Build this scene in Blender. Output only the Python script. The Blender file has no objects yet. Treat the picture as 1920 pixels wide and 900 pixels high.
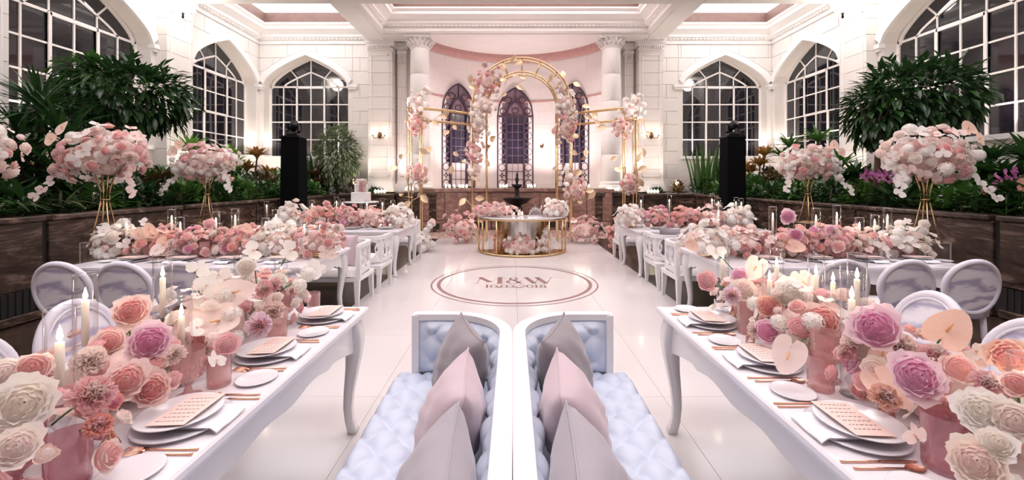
import bpy, math, random
from mathutils import Vector, Matrix, Quaternion
PI = math.pi
S = bpy.context.scene
COL = S.collection
R = random.Random(11)

# ------------------------------------------------------------------ camera, world, exposure
F, CXP, CYP, H = 794.0, 961.0, 340.0, 1.60          # focal length in px (1920 wide), vanishing point, eye height
cam = bpy.data.cameras.new('camera'); camo = bpy.data.objects.new('camera', cam); COL.objects.link(camo)
cam.sensor_width = 36.0; cam.lens = 36.0 * F / 1920.0
cam.shift_x = (960.0 - CXP) / 1920.0; cam.shift_y = (CYP - 450.0) / 1920.0
cam.clip_start = 0.02; cam.clip_end = 200
camo.location = (0, 0, H); camo.rotation_euler = (PI / 2, 0, 0)
S.camera = camo
w = bpy.data.worlds.new('night'); S.world = w; w.use_nodes = True
w.node_tree.nodes['Background'].inputs[0].default_value = (0.10, 0.09, 0.14, 1)
w.node_tree.nodes['Background'].inputs[1].default_value = 0.12
S.view_settings.view_transform = 'Standard'; S.view_settings.look = 'None'
S.view_settings.gamma = 1.0; S.view_settings.use_curve_mapping = False
S.view_settings.exposure = 0.42
S.cycles.transparent_max_bounces = 32
SKY_SIDE, SKY_MID = 3.5, 3.3         # strength of the luminous skylights in the coffers
UPLIGHT = 62.0                      # garden uplights in the planters (W)

def PX(px, py, X):                   # pixel + known X
    d = F * X / (px - CXP); return Vector((X, d, H - (py - CYP) * d / F))
def PD(px, py, d):                   # pixel + known depth
    return Vector(((px - CXP) * d / F, d, H - (py - CYP) * d / F))
def PZ(px, py, z):                   # pixel + known height
    d = F * (H - z) / (py - CYP); return Vector(((px - CXP) * d / F, d, z))

# ------------------------------------------------------------------ materials
MATS = {}
def mat(name, col, rough=0.5, metal=0.0, var=0.0, scale=6.0, bump=0.0, bscale=40.0, spec=0.5, emit=None, es=0.0, col2=None, coat=0.0, sub=0.0, sheen=0.0):
    if name in MATS: return MATS[name]
    m = bpy.data.materials.new(name); m.use_nodes = True
    nt = m.node_tree; b = nt.nodes['Principled BSDF']
    b.inputs['Base Color'].default_value = (*col, 1); b.inputs['Roughness'].default_value = rough
    b.inputs['Metallic'].default_value = metal; b.inputs['Specular IOR Level'].default_value = spec
    if coat: b.inputs['Coat Weight'].default_value = coat
    if sheen: b.inputs['Sheen Weight'].default_value = sheen
    if sub:
        b.inputs['Subsurface Weight'].default_value = sub; b.inputs['Subsurface Radius'].default_value = (0.02, 0.01, 0.006); b.inputs['Subsurface Scale'].default_value = 1.0
    if emit: b.inputs['Emission Color'].default_value = (*emit, 1); b.inputs['Emission Strength'].default_value = es
    if var or col2 or bump:
        tc = nt.nodes.new('ShaderNodeTexCoord')
    if var or col2:
        n = nt.nodes.new('ShaderNodeTexNoise'); n.inputs['Scale'].default_value = scale; n.inputs['Detail'].default_value = 4
        nt.links.new(tc.outputs['Object'], n.inputs['Vector'])
        r = nt.nodes.new('ShaderNodeValToRGB')
        c2 = col2 if col2 else tuple(max(0, c * (1 - var)) for c in col)
        r.color_ramp.elements[0].color = (*c2, 1); r.color_ramp.elements[1].color = (*col, 1)
        r.color_ramp.elements[0].position = 0.35; r.color_ramp.elements[1].position = 0.65
        nt.links.new(n.outputs['Fac'], r.inputs['Fac']); nt.links.new(r.outputs['Color'], b.inputs['Base Color'])
    if bump:
        n2 = nt.nodes.new('ShaderNodeTexNoise'); n2.inputs['Scale'].default_value = bscale; n2.inputs['Detail'].default_value = 3
        nt.links.new(tc.outputs['Object'], n2.inputs['Vector'])
        bp = nt.nodes.new('ShaderNodeBump'); bp.inputs['Strength'].default_value = bump; bp.inputs['Distance'].default_value = 0.01
        nt.links.new(n2.outputs['Fac'], bp.inputs['Height']); nt.links.new(bp.outputs['Normal'], b.inputs['Normal'])
    MATS[name] = m; return m

def marble(name, c1, c2, c3, scale=1.2, rough=0.25, dist=6.0, rot=(0.4, 0.3, 0.5), wave=2.0):
    m = bpy.data.materials.new(name); m.use_nodes = True; nt = m.node_tree; b = nt.nodes['Principled BSDF']
    tc = nt.nodes.new('ShaderNodeTexCoord'); mp = nt.nodes.new('ShaderNodeMapping'); mp.inputs['Rotation'].default_value = rot
    mp.inputs['Scale'].default_value = (scale, scale, scale * 2.2)
    wv = nt.nodes.new('ShaderNodeTexWave'); wv.inputs['Scale'].default_value = wave; wv.inputs['Distortion'].default_value = dist
    wv.inputs['Detail'].default_value = 4; wv.inputs['Detail Scale'].default_value = 1.6
    r = nt.nodes.new('ShaderNodeValToRGB'); r.color_ramp.elements[0].color = (*c1, 1); r.color_ramp.elements[1].color = (*c3, 1)
    e = r.color_ramp.elements.new(0.5); e.color = (*c2, 1)
    nt.links.new(tc.outputs['Object'], mp.inputs['Vector']); nt.links.new(mp.outputs['Vector'], wv.inputs['Vector'])
    nt.links.new(wv.outputs['Fac'], r.inputs['Fac']); nt.links.new(r.outputs['Color'], b.inputs['Base Color'])
    b.inputs['Roughness'].default_value = rough
    MATS[name] = m; return m

def clear_glass(name, tint=(1, 1, 1), gloss=0.25, diff=0.0, dcol=(1, 1, 1), rough=0.03, cap=0.4):
    m = bpy.data.materials.new(name); m.use_nodes = True; nt = m.node_tree; nt.nodes.remove(nt.nodes['Principled BSDF'])
    out = nt.nodes['Material Output']
    tr = nt.nodes.new('ShaderNodeBsdfTransparent'); tr.inputs[0].default_value = (*tint, 1)
    gl = nt.nodes.new('ShaderNodeBsdfGlossy'); gl.inputs['Roughness'].default_value = rough
    lw = nt.nodes.new('ShaderNodeLayerWeight'); lw.inputs['Blend'].default_value = gloss
    mx = nt.nodes.new('ShaderNodeMixShader')
    src = tr.outputs[0]
    if diff:
        df = nt.nodes.new('ShaderNodeBsdfDiffuse'); df.inputs[0].default_value = (*dcol, 1)
        m2 = nt.nodes.new('ShaderNodeMixShader'); m2.inputs[0].default_value = diff
        nt.links.new(tr.outputs[0], m2.inputs[1]); nt.links.new(df.outputs[0], m2.inputs[2]); src = m2.outputs[0]
    mu = nt.nodes.new('ShaderNodeMath'); mu.operation = 'MULTIPLY'; mu.inputs[1].default_value = cap
    nt.links.new(lw.outputs['Facing'], mu.inputs[0]); nt.links.new(mu.outputs[0], mx.inputs[0]); nt.links.new(src, mx.inputs[1]); nt.links.new(gl.outputs[0], mx.inputs[2])
    nt.links.new(mx.outputs[0], out.inputs[0])
    MATS[name] = m; return m

def petal_mat(name, col, col2, tl_=0.3, gloss=0.0):
    """thin petals: diffuse with some light passing through"""
    m = bpy.data.materials.new(name); m.use_nodes = True; nt = m.node_tree; nt.nodes.remove(nt.nodes['Principled BSDF'])
    out = nt.nodes['Material Output']; tc = nt.nodes.new('ShaderNodeTexCoord'); n = nt.nodes.new('ShaderNodeTexNoise')
    n.inputs['Scale'].default_value = 14; nt.links.new(tc.outputs['Object'], n.inputs['Vector'])
    oi = nt.nodes.new('ShaderNodeObjectInfo'); ad = nt.nodes.new('ShaderNodeMath'); ad.operation = 'MULTIPLY_ADD'
    ad.inputs[1].default_value = 0.5; nt.links.new(oi.outputs['Random'], ad.inputs[0]); nt.links.new(n.outputs['Fac'], ad.inputs[2])
    r = nt.nodes.new('ShaderNodeValToRGB'); r.color_ramp.elements[0].position = 0.4; r.color_ramp.elements[1].position = 1.0
    r.color_ramp.elements[0].color = (*col, 1); r.color_ramp.elements[1].color = (*col2, 1)
    nt.links.new(ad.outputs[0], r.inputs[0])
    df = nt.nodes.new('ShaderNodeBsdfDiffuse'); tl = nt.nodes.new('ShaderNodeBsdfTranslucent'); mx = nt.nodes.new('ShaderNodeMixShader'); mx.inputs[0].default_value = tl_
    nt.links.new(r.outputs[0], df.inputs[0]); nt.links.new(r.outputs[0], tl.inputs[0])
    nt.links.new(df.outputs[0], mx.inputs[1]); nt.links.new(tl.outputs[0], mx.inputs[2])
    if gloss:
        gl = nt.nodes.new('ShaderNodeBsdfGlossy'); gl.inputs['Roughness'].default_value = 0.32; m3 = nt.nodes.new('ShaderNodeMixShader'); m3.inputs[0].default_value = gloss
        nt.links.new(mx.outputs[0], m3.inputs[1]); nt.links.new(gl.outputs[0], m3.inputs[2]); mx = m3
    nt.links.new(mx.outputs[0], out.inputs[0])
    MATS[name] = m; return m

mat('wall', (0.85, 0.79, 0.75), 0.7, var=0.04, scale=2, bump=0.05, bscale=25)
mat('block', (0.85, 0.795, 0.755), 0.65, var=0.05, scale=1.5, bump=0.05, bscale=30)
mat('plaster', (0.92, 0.89, 0.87), 0.55, var=0.03, scale=2)
mat('apse', (0.91, 0.84, 0.83), 0.7, var=0.03, scale=1.5)
mat('pinkband', (0.62, 0.36, 0.33), 0.6, var=0.1)
mat('brownband', (0.17, 0.095, 0.075), 0.6, var=0.15)
mat('skylight', (1, 1, 1), 0.5, emit=(0.98, 0.96, 1.0), es=SKY_SIDE)
mat('skylight_mid', (1, 0.9, 0.9), 0.5, emit=(1.0, 0.90, 0.90), es=SKY_MID)
mat('window_white', (0.93, 0.88, 0.85), 0.45)
mat('night_glass', (0.012, 0.011, 0.016), 0.04, spec=0.9)
mat('lancet_metal', (0.085, 0.05, 0.075), 0.45, metal=0.3)
mat('lancet_glass', (0.035, 0.03, 0.07), 0.08, spec=0.8, var=0.5, scale=1.2)
mat('lancet_pale', (0.80, 0.70, 0.71), 0.25)
mat('lancet_rose', (0.30, 0.19, 0.25), 0.3, var=0.4, scale=3)
def veined(name, cols, scale, rough):
    m = bpy.data.materials.new(name); m.use_nodes = True; nt = m.node_tree; b = nt.nodes['Principled BSDF']
    tc = nt.nodes.new('ShaderNodeTexCoord'); oi = nt.nodes.new('ShaderNodeObjectInfo'); ad = nt.nodes.new('ShaderNodeVectorMath'); ad.operation = 'ADD'
    mp = nt.nodes.new('ShaderNodeMapping'); mp.inputs['Scale'].default_value = scale; mp.inputs['Rotation'].default_value = (0.10, 0.10, 0.0)
    n = nt.nodes.new('ShaderNodeTexNoise'); n.inputs['Scale'].default_value = 1.0; n.inputs['Detail'].default_value = 9; n.inputs['Roughness'].default_value = 0.66; n.inputs['Distortion'].default_value = 2.6
    r = nt.nodes.new('ShaderNodeValToRGB'); r.color_ramp.elements[0].position = 0.30; r.color_ramp.elements[1].position = 0.74
    r.color_ramp.elements[0].color = (*cols[0], 1); r.color_ramp.elements[1].color = (*cols[2], 1); e = r.color_ramp.elements.new(0.52); e.color = (*cols[1], 1)
    nt.links.new(tc.outputs['Object'], mp.inputs['Vector']); nt.links.new(oi.outputs['Location'], ad.inputs[1]); nt.links.new(mp.outputs['Vector'], ad.inputs[0]); nt.links.new(ad.outputs[0], n.inputs['Vector'])
    nt.links.new(n.outputs['Fac'], r.inputs['Fac']); nt.links.new(r.outputs['Color'], b.inputs['Base Color']); b.inputs['Roughness'].default_value = rough
    MATS[name] = m
veined('brown_marble', ((0.014, 0.008, 0.006), (0.075, 0.047, 0.036), (0.34, 0.24, 0.185)), (1.3, 1.3, 5.0), 0.25)
veined('pink_marble', ((0.14, 0.07, 0.055), (0.29, 0.165, 0.135), (0.50, 0.33, 0.28)), (1.6, 1.6, 4.0), 0.28)
marble('mosaic', (0.25, 0.12, 0.10), (0.55, 0.36, 0.31), (0.80, 0.63, 0.56), 0.8, 0.4, 12.0, (0, 0, 0.4), 2.5)
marble('oval_marble', (0.46, 0.43, 0.60), (0.84, 0.81, 0.90), (0.90, 0.88, 0.95), 1.6, 0.2, 14.0, (0.2, 0.9, 0.4), 0.7)
marble('cake_marble', (0.72, 0.70, 0.70), (0.88, 0.87, 0.86), (0.92, 0.91, 0.90), 3.0, 0.5, 6.0)
mat('grille', (0.02, 0.018, 0.018), 0.7)
mat('soil', (0.03, 0.02, 0.015), 0.95, var=0.4, scale=9)
mat('dark_floor', (0.085, 0.055, 0.042), 0.22, var=0.45, scale=3)
mat('dance_floor', (0.70, 0.665, 0.67), 0.13, var=0.035, scale=0.8, spec=0.5, bump=0.015, bscale=7)
mat('decal', (0.27, 0.155, 0.15), 0.35)
mat('white_paint', (0.86, 0.84, 0.86), 0.3, var=0.02, coat=0.25)
mat('lilac_paint', (0.80, 0.77, 0.87), 0.35, var=0.03)
mat('table_top', (0.87, 0.85, 0.90), 0.18, var=0.02, coat=0.3)
mat('sofa_leather', (0.66, 0.73, 0.88), 0.38, var=0.04, scale=3, bump=0.06, bscale=120)
mat('seat_cream', (0.80, 0.76, 0.77), 0.8, var=0.05, bump=0.08, bscale=150)
mat('velvet_grey', (0.27, 0.24, 0.27), 0.85, var=0.12, scale=5, bump=0.12, bscale=200, sheen=0.5)
mat('velvet_light', (0.40, 0.37, 0.43), 0.85, var=0.12, scale=5, bump=0.12, bscale=200, sheen=0.5)
mat('velvet_pink', (0.62, 0.49, 0.55), 0.85, var=0.10, scale=5, bump=0.12, bscale=200, sheen=0.5)
mat('gold', (0.80, 0.58, 0.33), 0.25, metal=1.0, var=0.1)
mat('gold_mirror', (0.62, 0.44, 0.24), 0.22, metal=1.0, var=0.1, scale=2)
mat('mirror_pale', (0.78, 0.74, 0.70), 0.15, metal=0.85)
mat('copper', (0.85, 0.48, 0.36), 0.2, metal=1.0)
mat('gold_leaf', (0.80, 0.60, 0.40), 0.35, metal=0.6, var=0.15)
mat('bronze', (0.16, 0.085, 0.04), 0.35, metal=0.8, var=0.2)
mat('black_cloth', (0.005, 0.005, 0.006), 1.0, bump=0.1, bscale=90, spec=0.05)
mat('black_iron', (0.012, 0.011, 0.012), 0.35, metal=0.4)
mat('lamp_glass', (1, 0.95, 0.88), 0.3, emit=(1.0, 0.84, 0.66), es=5.0)
mat('globe_glass', (1, 0.97, 0.93), 0.3, emit=(1.0, 0.93, 0.84), es=14.0)
mat('flame', (1, 0.8, 0.5), 0.5, emit=(1.0, 0.84, 0.62), es=70.0)
mat('votive_flame', (1, 0.8, 0.5), 0.5, emit=(1.0, 0.86, 0.66), es=45.0)
mat('wax', (0.95, 0.90, 0.82), 0.45, sub=0.35)
mat('wick', (0.03, 0.02, 0.02), 0.9)
mat('china', (0.86, 0.85, 0.90), 0.12, coat=0.3)
mat('china_grey', (0.70, 0.69, 0.75), 0.25, coat=0.2)
mat('napkin', (0.86, 0.84, 0.89), 0.85, bump=0.1, bscale=160)
mat('menu_paper', (0.86, 0.66, 0.61), 0.7)
mat('ink', (0.20, 0.11, 0.10), 0.7)
mat('runner', (0.62, 0.46, 0.50), 0.85, var=0.08)
clear_glass('glass', (0.97, 0.97, 0.97), 0.30, cap=0.75)
clear_glass('crystal', (0.93, 0.93, 0.95), 0.45, 0.08, (0.9, 0.9, 0.95))
clear_glass('acrylic', (0.985, 0.98, 0.98), 0.12)
clear_glass('acrylic_edge', (0.8, 0.78, 0.76), 0.5, 0.35, (0.9, 0.85, 0.82))
clear_glass('pink_glass', (0.93, 0.74, 0.73), 0.35, 0.34, (0.82, 0.53, 0.53), 0.08, 0.5)
clear_glass('rose_glass', (0.84, 0.56, 0.60), 0.35, 0.40, (0.64, 0.35, 0.40), 0.08, 0.5)
PET = {}
for k, a, b in [('white', (0.95, 0.91, 0.87), (0.97, 0.95, 0.93)), ('cream', (0.95, 0.85, 0.76), (0.96, 0.91, 0.86)),
                ('blush', (0.95, 0.76, 0.71), (0.96, 0.85, 0.82)), ('pink', (0.91, 0.54, 0.56), (0.94, 0.68, 0.69)),
                ('peach', (0.94, 0.64, 0.52), (0.95, 0.75, 0.66)), ('mauve', (0.92, 0.70, 0.77), (0.95, 0.80, 0.86)),
                ('rosy', (0.91, 0.46, 0.45), (0.93, 0.58, 0.56)), ('orchidpink', (0.83, 0.34, 0.54), (0.87, 0.48, 0.65)),
                ('coral', (0.88, 0.38, 0.32), (0.90, 0.50, 0.44)), ('deep', (0.74, 0.26, 0.36), (0.80, 0.36, 0.46)),
                ('apricot', (0.70, 0.34, 0.12), (0.80, 0.50, 0.26)), ('magenta', (0.52, 0.12, 0.40), (0.66, 0.26, 0.54))]:
    PET[k] = petal_mat('petal_' + k, a, b, 0.42)
mat('stem_green', (0.10, 0.20, 0.05), 0.6)
mat('spadix', (0.80, 0.45, 0.22), 0.6)
mat('filler', (0.86, 0.64, 0.59), 0.9, var=0.3, scale=12)
def leaf_mat(name, c1, c2, tl=0.25):
    return petal_mat(name, c1, c2, tl, 0.06)
leaf_mat('leaf_dark', (0.012, 0.040, 0.012), (0.035, 0.095, 0.022))
leaf_mat('leaf_mid', (0.030, 0.095, 0.018), (0.08, 0.19, 0.035))
leaf_mat('leaf_bright', (0.10, 0.26, 0.03), (0.24, 0.42, 0.08))
leaf_mat('leaf_croton', (0.34, 0.11, 0.035), (0.48, 0.34, 0.09))
leaf_mat('leaf_bronze', (0.05, 0.035, 0.015), (0.13, 0.08, 0.03))
leaf_mat('leaf_stripe', (0.035, 0.07, 0.025), (0.24, 0.30, 0.16))
mat('bark', (0.10, 0.065, 0.045), 0.85, var=0.3, scale=12)

# ------------------------------------------------------------------ mesh builder
class MB:
    def __init__(s): s.v = []; s.f = []; s.m = []
    def add(s, vs, fs, mi=0):
        o = len(s.v); s.v.extend([tuple(v) for v in vs]); s.f.extend([tuple(i + o for i in f) for f in fs]); s.m.extend([mi] * len(fs)); return s
    def box(s, x0, x1, y0, y1, z0, z1, mi=0):
        vs = [(x0, y0, z0), (x1, y0, z0), (x1, y1, z0), (x0, y1, z0), (x0, y0, z1), (x1, y0, z1), (x1, y1, z1), (x0, y1, z1)]
        return s.add(vs, [(0, 3, 2, 1), (4, 5, 6, 7), (0, 1, 5, 4), (1, 2, 6, 5), (2, 3, 7, 6), (3, 0, 4, 7)], mi)
    def bbox(s, x0, x1, y0, y1, z0, z1, b=0.01, mi=0):     # box with chamfered edges
        xs = (x0, x1); ys = (y0, y1); zs = (z0, z1)
        loops = [(z0, b), (z0 + b, 0), (z1 - b, 0), (z1, b)]
        rings = []
        for z, i in loops:
            c = b
            rings.append([(x0 + i + (0 if i else 0), y0 + c, z), (x0 + c, y0 + i, z), (x1 - c, y0 + i, z), (x1 - i, y0 + c, z),
                          (x1 - i, y1 - c, z), (x1 - c, y1 - i, z), (x0 + c, y1 - i, z), (x0 + i, y1 - c, z)])
        vs = [p for r in rings for p in r]; fs = []
        for k in range(3):
            for j in range(8): fs.append((k * 8 + j, k * 8 + (j + 1) % 8, k * 8 + 8 + (j + 1) % 8, k * 8 + 8 + j))
        fs.append(tuple(range(7, -1, -1))); fs.append(tuple(range(24, 32)))
        return s.add(vs, fs, mi)
    def lathe(s, prof, n=16, c=(0, 0, 0), mi=0, cap=True, sx=1, sy=1):
        vs = []; fs = []
        for r, z in prof:
            for j in range(n):
                a = 2 * PI * j / n; vs.append((c[0] + r * math.cos(a) * sx, c[1] + r * math.sin(a) * sy, c[2] + z))
        for k in range(len(prof) - 1):
            for j in range(n): fs.append((k * n + j, k * n + (j + 1) % n, (k + 1) * n + (j + 1) % n, (k + 1) * n + j))
        if cap:
            if prof[0][0] > 1e-5: fs.append(tuple(range(n - 1, -1, -1)))
            if prof[-1][0] > 1e-5: fs.append(tuple(range((len(prof) - 1) * n, len(prof) * n)))
        return s.add(vs, fs, mi)
    def tube(s, pts, r, n=8, closed=False, mi=0, sq=None, up=(0, 0, 1)):   # r float or list; sq=(w,h) rectangular section
        pts = [Vector(p) for p in pts]; N = len(pts); vs = []; fs = []
        ref = Vector(up); prev = None
        for i, p in enumerate(pts):
            if closed: t = pts[(i + 1) % N] - pts[i - 1]
            else: t = pts[min(i + 1, N - 1)] - pts[max(i - 1, 0)]
            t.normalize()
            a = ref - t * ref.dot(t)
            if a.length < 0.05: a = (prev if prev else Vector((1, 0, 0))); a = a - t * a.dot(t)
            a.normalize(); b = t.cross(a); prev = a
            rr = r[i] if isinstance(r, (list, tuple)) else r
            if sq:
                w2, h2 = sq[0] * rr / 2, sq[1] * rr / 2
                for x, y in ((-1, -1), (1, -1), (1, 1), (-1, 1)): vs.append(p + b * (x * w2) + a * (y * h2))
            else:
                for j in range(n):
                    an = 2 * PI * j / n; vs.append(p + a * (rr * math.cos(an)) + b * (rr * math.sin(an)))
        m = 4 if sq else n
        for i in range(N if closed else N - 1):
            i2 = (i + 1) % N
            for j in range(m): fs.append((i * m + j, i * m + (j + 1) % m, i2 * m + (j + 1) % m, i2 * m + j))
        if not closed: fs.append(tuple(range(m - 1, -1, -1))); fs.append(tuple(range((N - 1) * m, N * m)))
        return s.add(vs, fs, mi)
    def grid(s, fn, nu, nv, mi=0, closed_u=False):
        vs = [fn(i / nu, j / nv) for j in range(nv + 1) for i in range(nu + 1)]
        fs = [(j * (nu + 1) + i, j * (nu + 1) + i + 1, (j + 1) * (nu + 1) + i + 1, (j + 1) * (nu + 1) + i) for j in range(nv) for i in range(nu)]
        return s.add(vs, fs, mi)
    def strip(s, lo, hi, y0, y1, mi=0):    # solid between two point lists in the (x,z) plane, from y0 to y1
        n = len(lo); vs = []
        for (xa, za), (xb, zb) in zip(lo, hi): vs += [(xa, y0, za), (xb, y0, zb), (xa, y1, za), (xb, y1, zb)]
        fs = []
        for i in range(n - 1):
            a = i * 4; b = a + 4
            fs += [(a, b, b + 1, a + 1), (a + 2, a + 3, b + 3, b + 2), (a, a + 2, b + 2, b), (a + 1, b + 1, b + 3, a + 3)]
        fs += [(0, 1, 3, 2), (4 * n - 4, 4 * n - 2, 4 * n - 1, 4 * n - 3)]
        return s.add(vs, fs, mi)
    def prism(s, poly, z0, z1, mi=0):
        n = len(poly); vs = [(x, y, z0) for x, y in poly] + [(x, y, z1) for x, y in poly]
        fs = [tuple(range(n - 1, -1, -1)), tuple(range(n, 2 * n))] + [(i, (i + 1) % n, n + (i + 1) % n, n + i) for i in range(n)]
        return s.add(vs, fs, mi)
    def mesh(s, name, mats, smooth=False):
        me = bpy.data.meshes.new(name); me.from_pydata(s.v, [], s.f)
        for m in (mats if isinstance(mats, (list, tuple)) else [mats]): me.materials.append(MATS[m] if isinstance(m, str) else m)
        if len(set(s.m)) > 1: me.polygons.foreach_set('material_index', s.m)
        if smooth: me.polygons.foreach_set('use_smooth', [True] * len(me.polygons))
        me.update(); return me
    def build(s, name, mats, parent=None, smooth=False, loc=None, rz=0):
        me = s.mesh(name, mats, smooth)
        if smooth == 'auto': pass
        return ob(name, me, parent, loc, rz)
def ob(name, me, parent=None, loc=None, rz=0):
    o = bpy.data.objects.new(name, me); COL.objects.link(o)
    if parent: o.parent = parent
    if loc is not None: o.location = loc
    if rz: o.rotation_euler = (0, 0, rz)
    return o
def inst(name, me, parent, loc, n=None, spin=0.0, sc=1.0, M=None):
    o = bpy.data.objects.new(name, me); COL.objects.link(o); o.parent = parent
    if M is not None: o.matrix_basis = M; return o
    o.rotation_mode = 'QUATERNION'
    q = Quaternion((0, 0, 1), spin)
    if n is not None: q = Vector((0, 0, 1)).rotation_difference(Vector(n)) @ q
    o.rotation_quaternion = q; o.location = loc; o.scale = (sc, sc, sc) if not hasattr(sc, '__len__') else sc
    return o
def tag(o, label, cat=None, group=None, kind=None):
    o['label'] = label
    if cat: o['category'] = cat
    if group: o['group'] = group
    if kind: o['kind'] = kind
    return o
def thing(name, label, cat, loc=(0, 0, 0), rz=0, group=None):
    o = bpy.data.objects.new(name, None); COL.objects.link(o); o.location = loc; o.rotation_euler = (0, 0, rz); o.empty_display_size = 0.05
    return tag(o, label, cat, group)
def struct(name, label, loc=(0, 0, 0), rz=0):
    o = bpy.data.objects.new(name, None); COL.objects.link(o); o.location = loc; o.rotation_euler = (0, 0, rz); o.empty_display_size = 0.05
    return tag(o, label, kind='structure')
def copy_tree(o, parent=None):
    c = o.copy(); COL.objects.link(c)
    if parent: c.parent = parent
    for ch in list(o.children): copy_tree(ch, c)
    return c

# ------------------------------------------------------------------ room dimensions
CX = 0.10                                   # room axis
WX = 8.85                                   # half width of the hall
YB = 14.6                                   # back wall of the side bays
ZE = 6.30                                   # underside of beams / entablature
REV = 0.44                                  # window reveal depth
HW, SPR, APX, SILL = 1.45, 4.93, 5.94, 2.45 # windows
def arch(t, hw=HW, spr=SPR, apx=APX):
    t = min(1.0, abs(t) / hw); return spr + (apx - spr) * (0.55 * (1 - t) + 0.45 * math.sqrt(max(0, 1 - t * t)))

def make_wall(name, label, u0, u1, wins, loc, rz, block_rng):
    """local x along the wall, local +y outwards"""
    root = struct(name, label, loc, rz)
    b = MB(); z1 = ZE + 0.9; D = REV
    edges = []; cur = u0
    for c in sorted(wins):
        b.box(cur, c - HW, 0, D, 0, z1); cur = c + HW
        b.box(c - HW, c + HW, 0, D, 0, SILL)
        n = 24; xs = [c - HW + 2 * HW * i / n for i in range(n + 1)]
        b.strip([(x, arch(x - c)) for x in xs], [(x, z1) for x in xs], 0, D)
    b.box(cur, u1, 0, D, 0, z1)
    b.build('wall_face', 'wall', root)
    # ashlar blocks, each proud of the wall by 12 mm with recessed joints between
    ch, bl, g = 0.46, 1.0, 0.018
    def top_of(x):
        for c in wins:
            if abs(x - c) < HW + 0.16: return arch((x - c) * HW / (HW + 0.16)) + 0.22
        return None
    row = 0; z = 1.25
    while z < ZE - 0.02:
        zt = min(z + ch, ZE)
        x = block_rng[0] - (bl / 2 if row % 2 else 0)
        cuts = []
        while x < block_rng[1]:
            xa, xb = max(x, block_rng[0]), min(x + bl, block_rng[1]); x += bl
            if xb - xa < 0.08: continue
            segs = [(xa, xb)]
            for c in wins:     # clip at jambs below the arch, follow the arch above
                ns = []
                for a_, b_ in segs:
                    l, r = c - HW - 0.16, c + HW + 0.16
                    for s0, s1 in ((a_, min(b_, l)), (max(a_, l), min(b_, r)), (max(a_, r), b_)):
                        if s1 - s0 > 0.03: ns.append((s0, s1))
                segs = ns
            for a_, b_ in segs:
                mid = (a_ + b_) / 2; t = top_of(mid)
                if t is None:
                    mb = MB().bbox(a_ + g / 2, b_ - g / 2, -0.020, 0.004, z + g / 2, zt - g / 2, 0.004)
                else:
                    if zt <= min(top_of(a_ + 1e-3) or 0, top_of(b_ - 1e-3) or 0) : continue
                    n = 8; lo = []; hi = []
                    for i in range(n + 1):
                        xx = a_ + g / 2 + (b_ - a_ - g) * i / n; q = max(z + g / 2, top_of(xx) or 0)
                        if q < zt - g / 2 - 0.005: lo.append((xx, q)); hi.append((xx, zt - g / 2))
                    if len(lo) < 2: continue
                    mb = MB().strip(lo, hi, -0.020, 0.004)
                mb.build('stone_block', 'block', root)
        z += ch; row += 1
    return root

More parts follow.
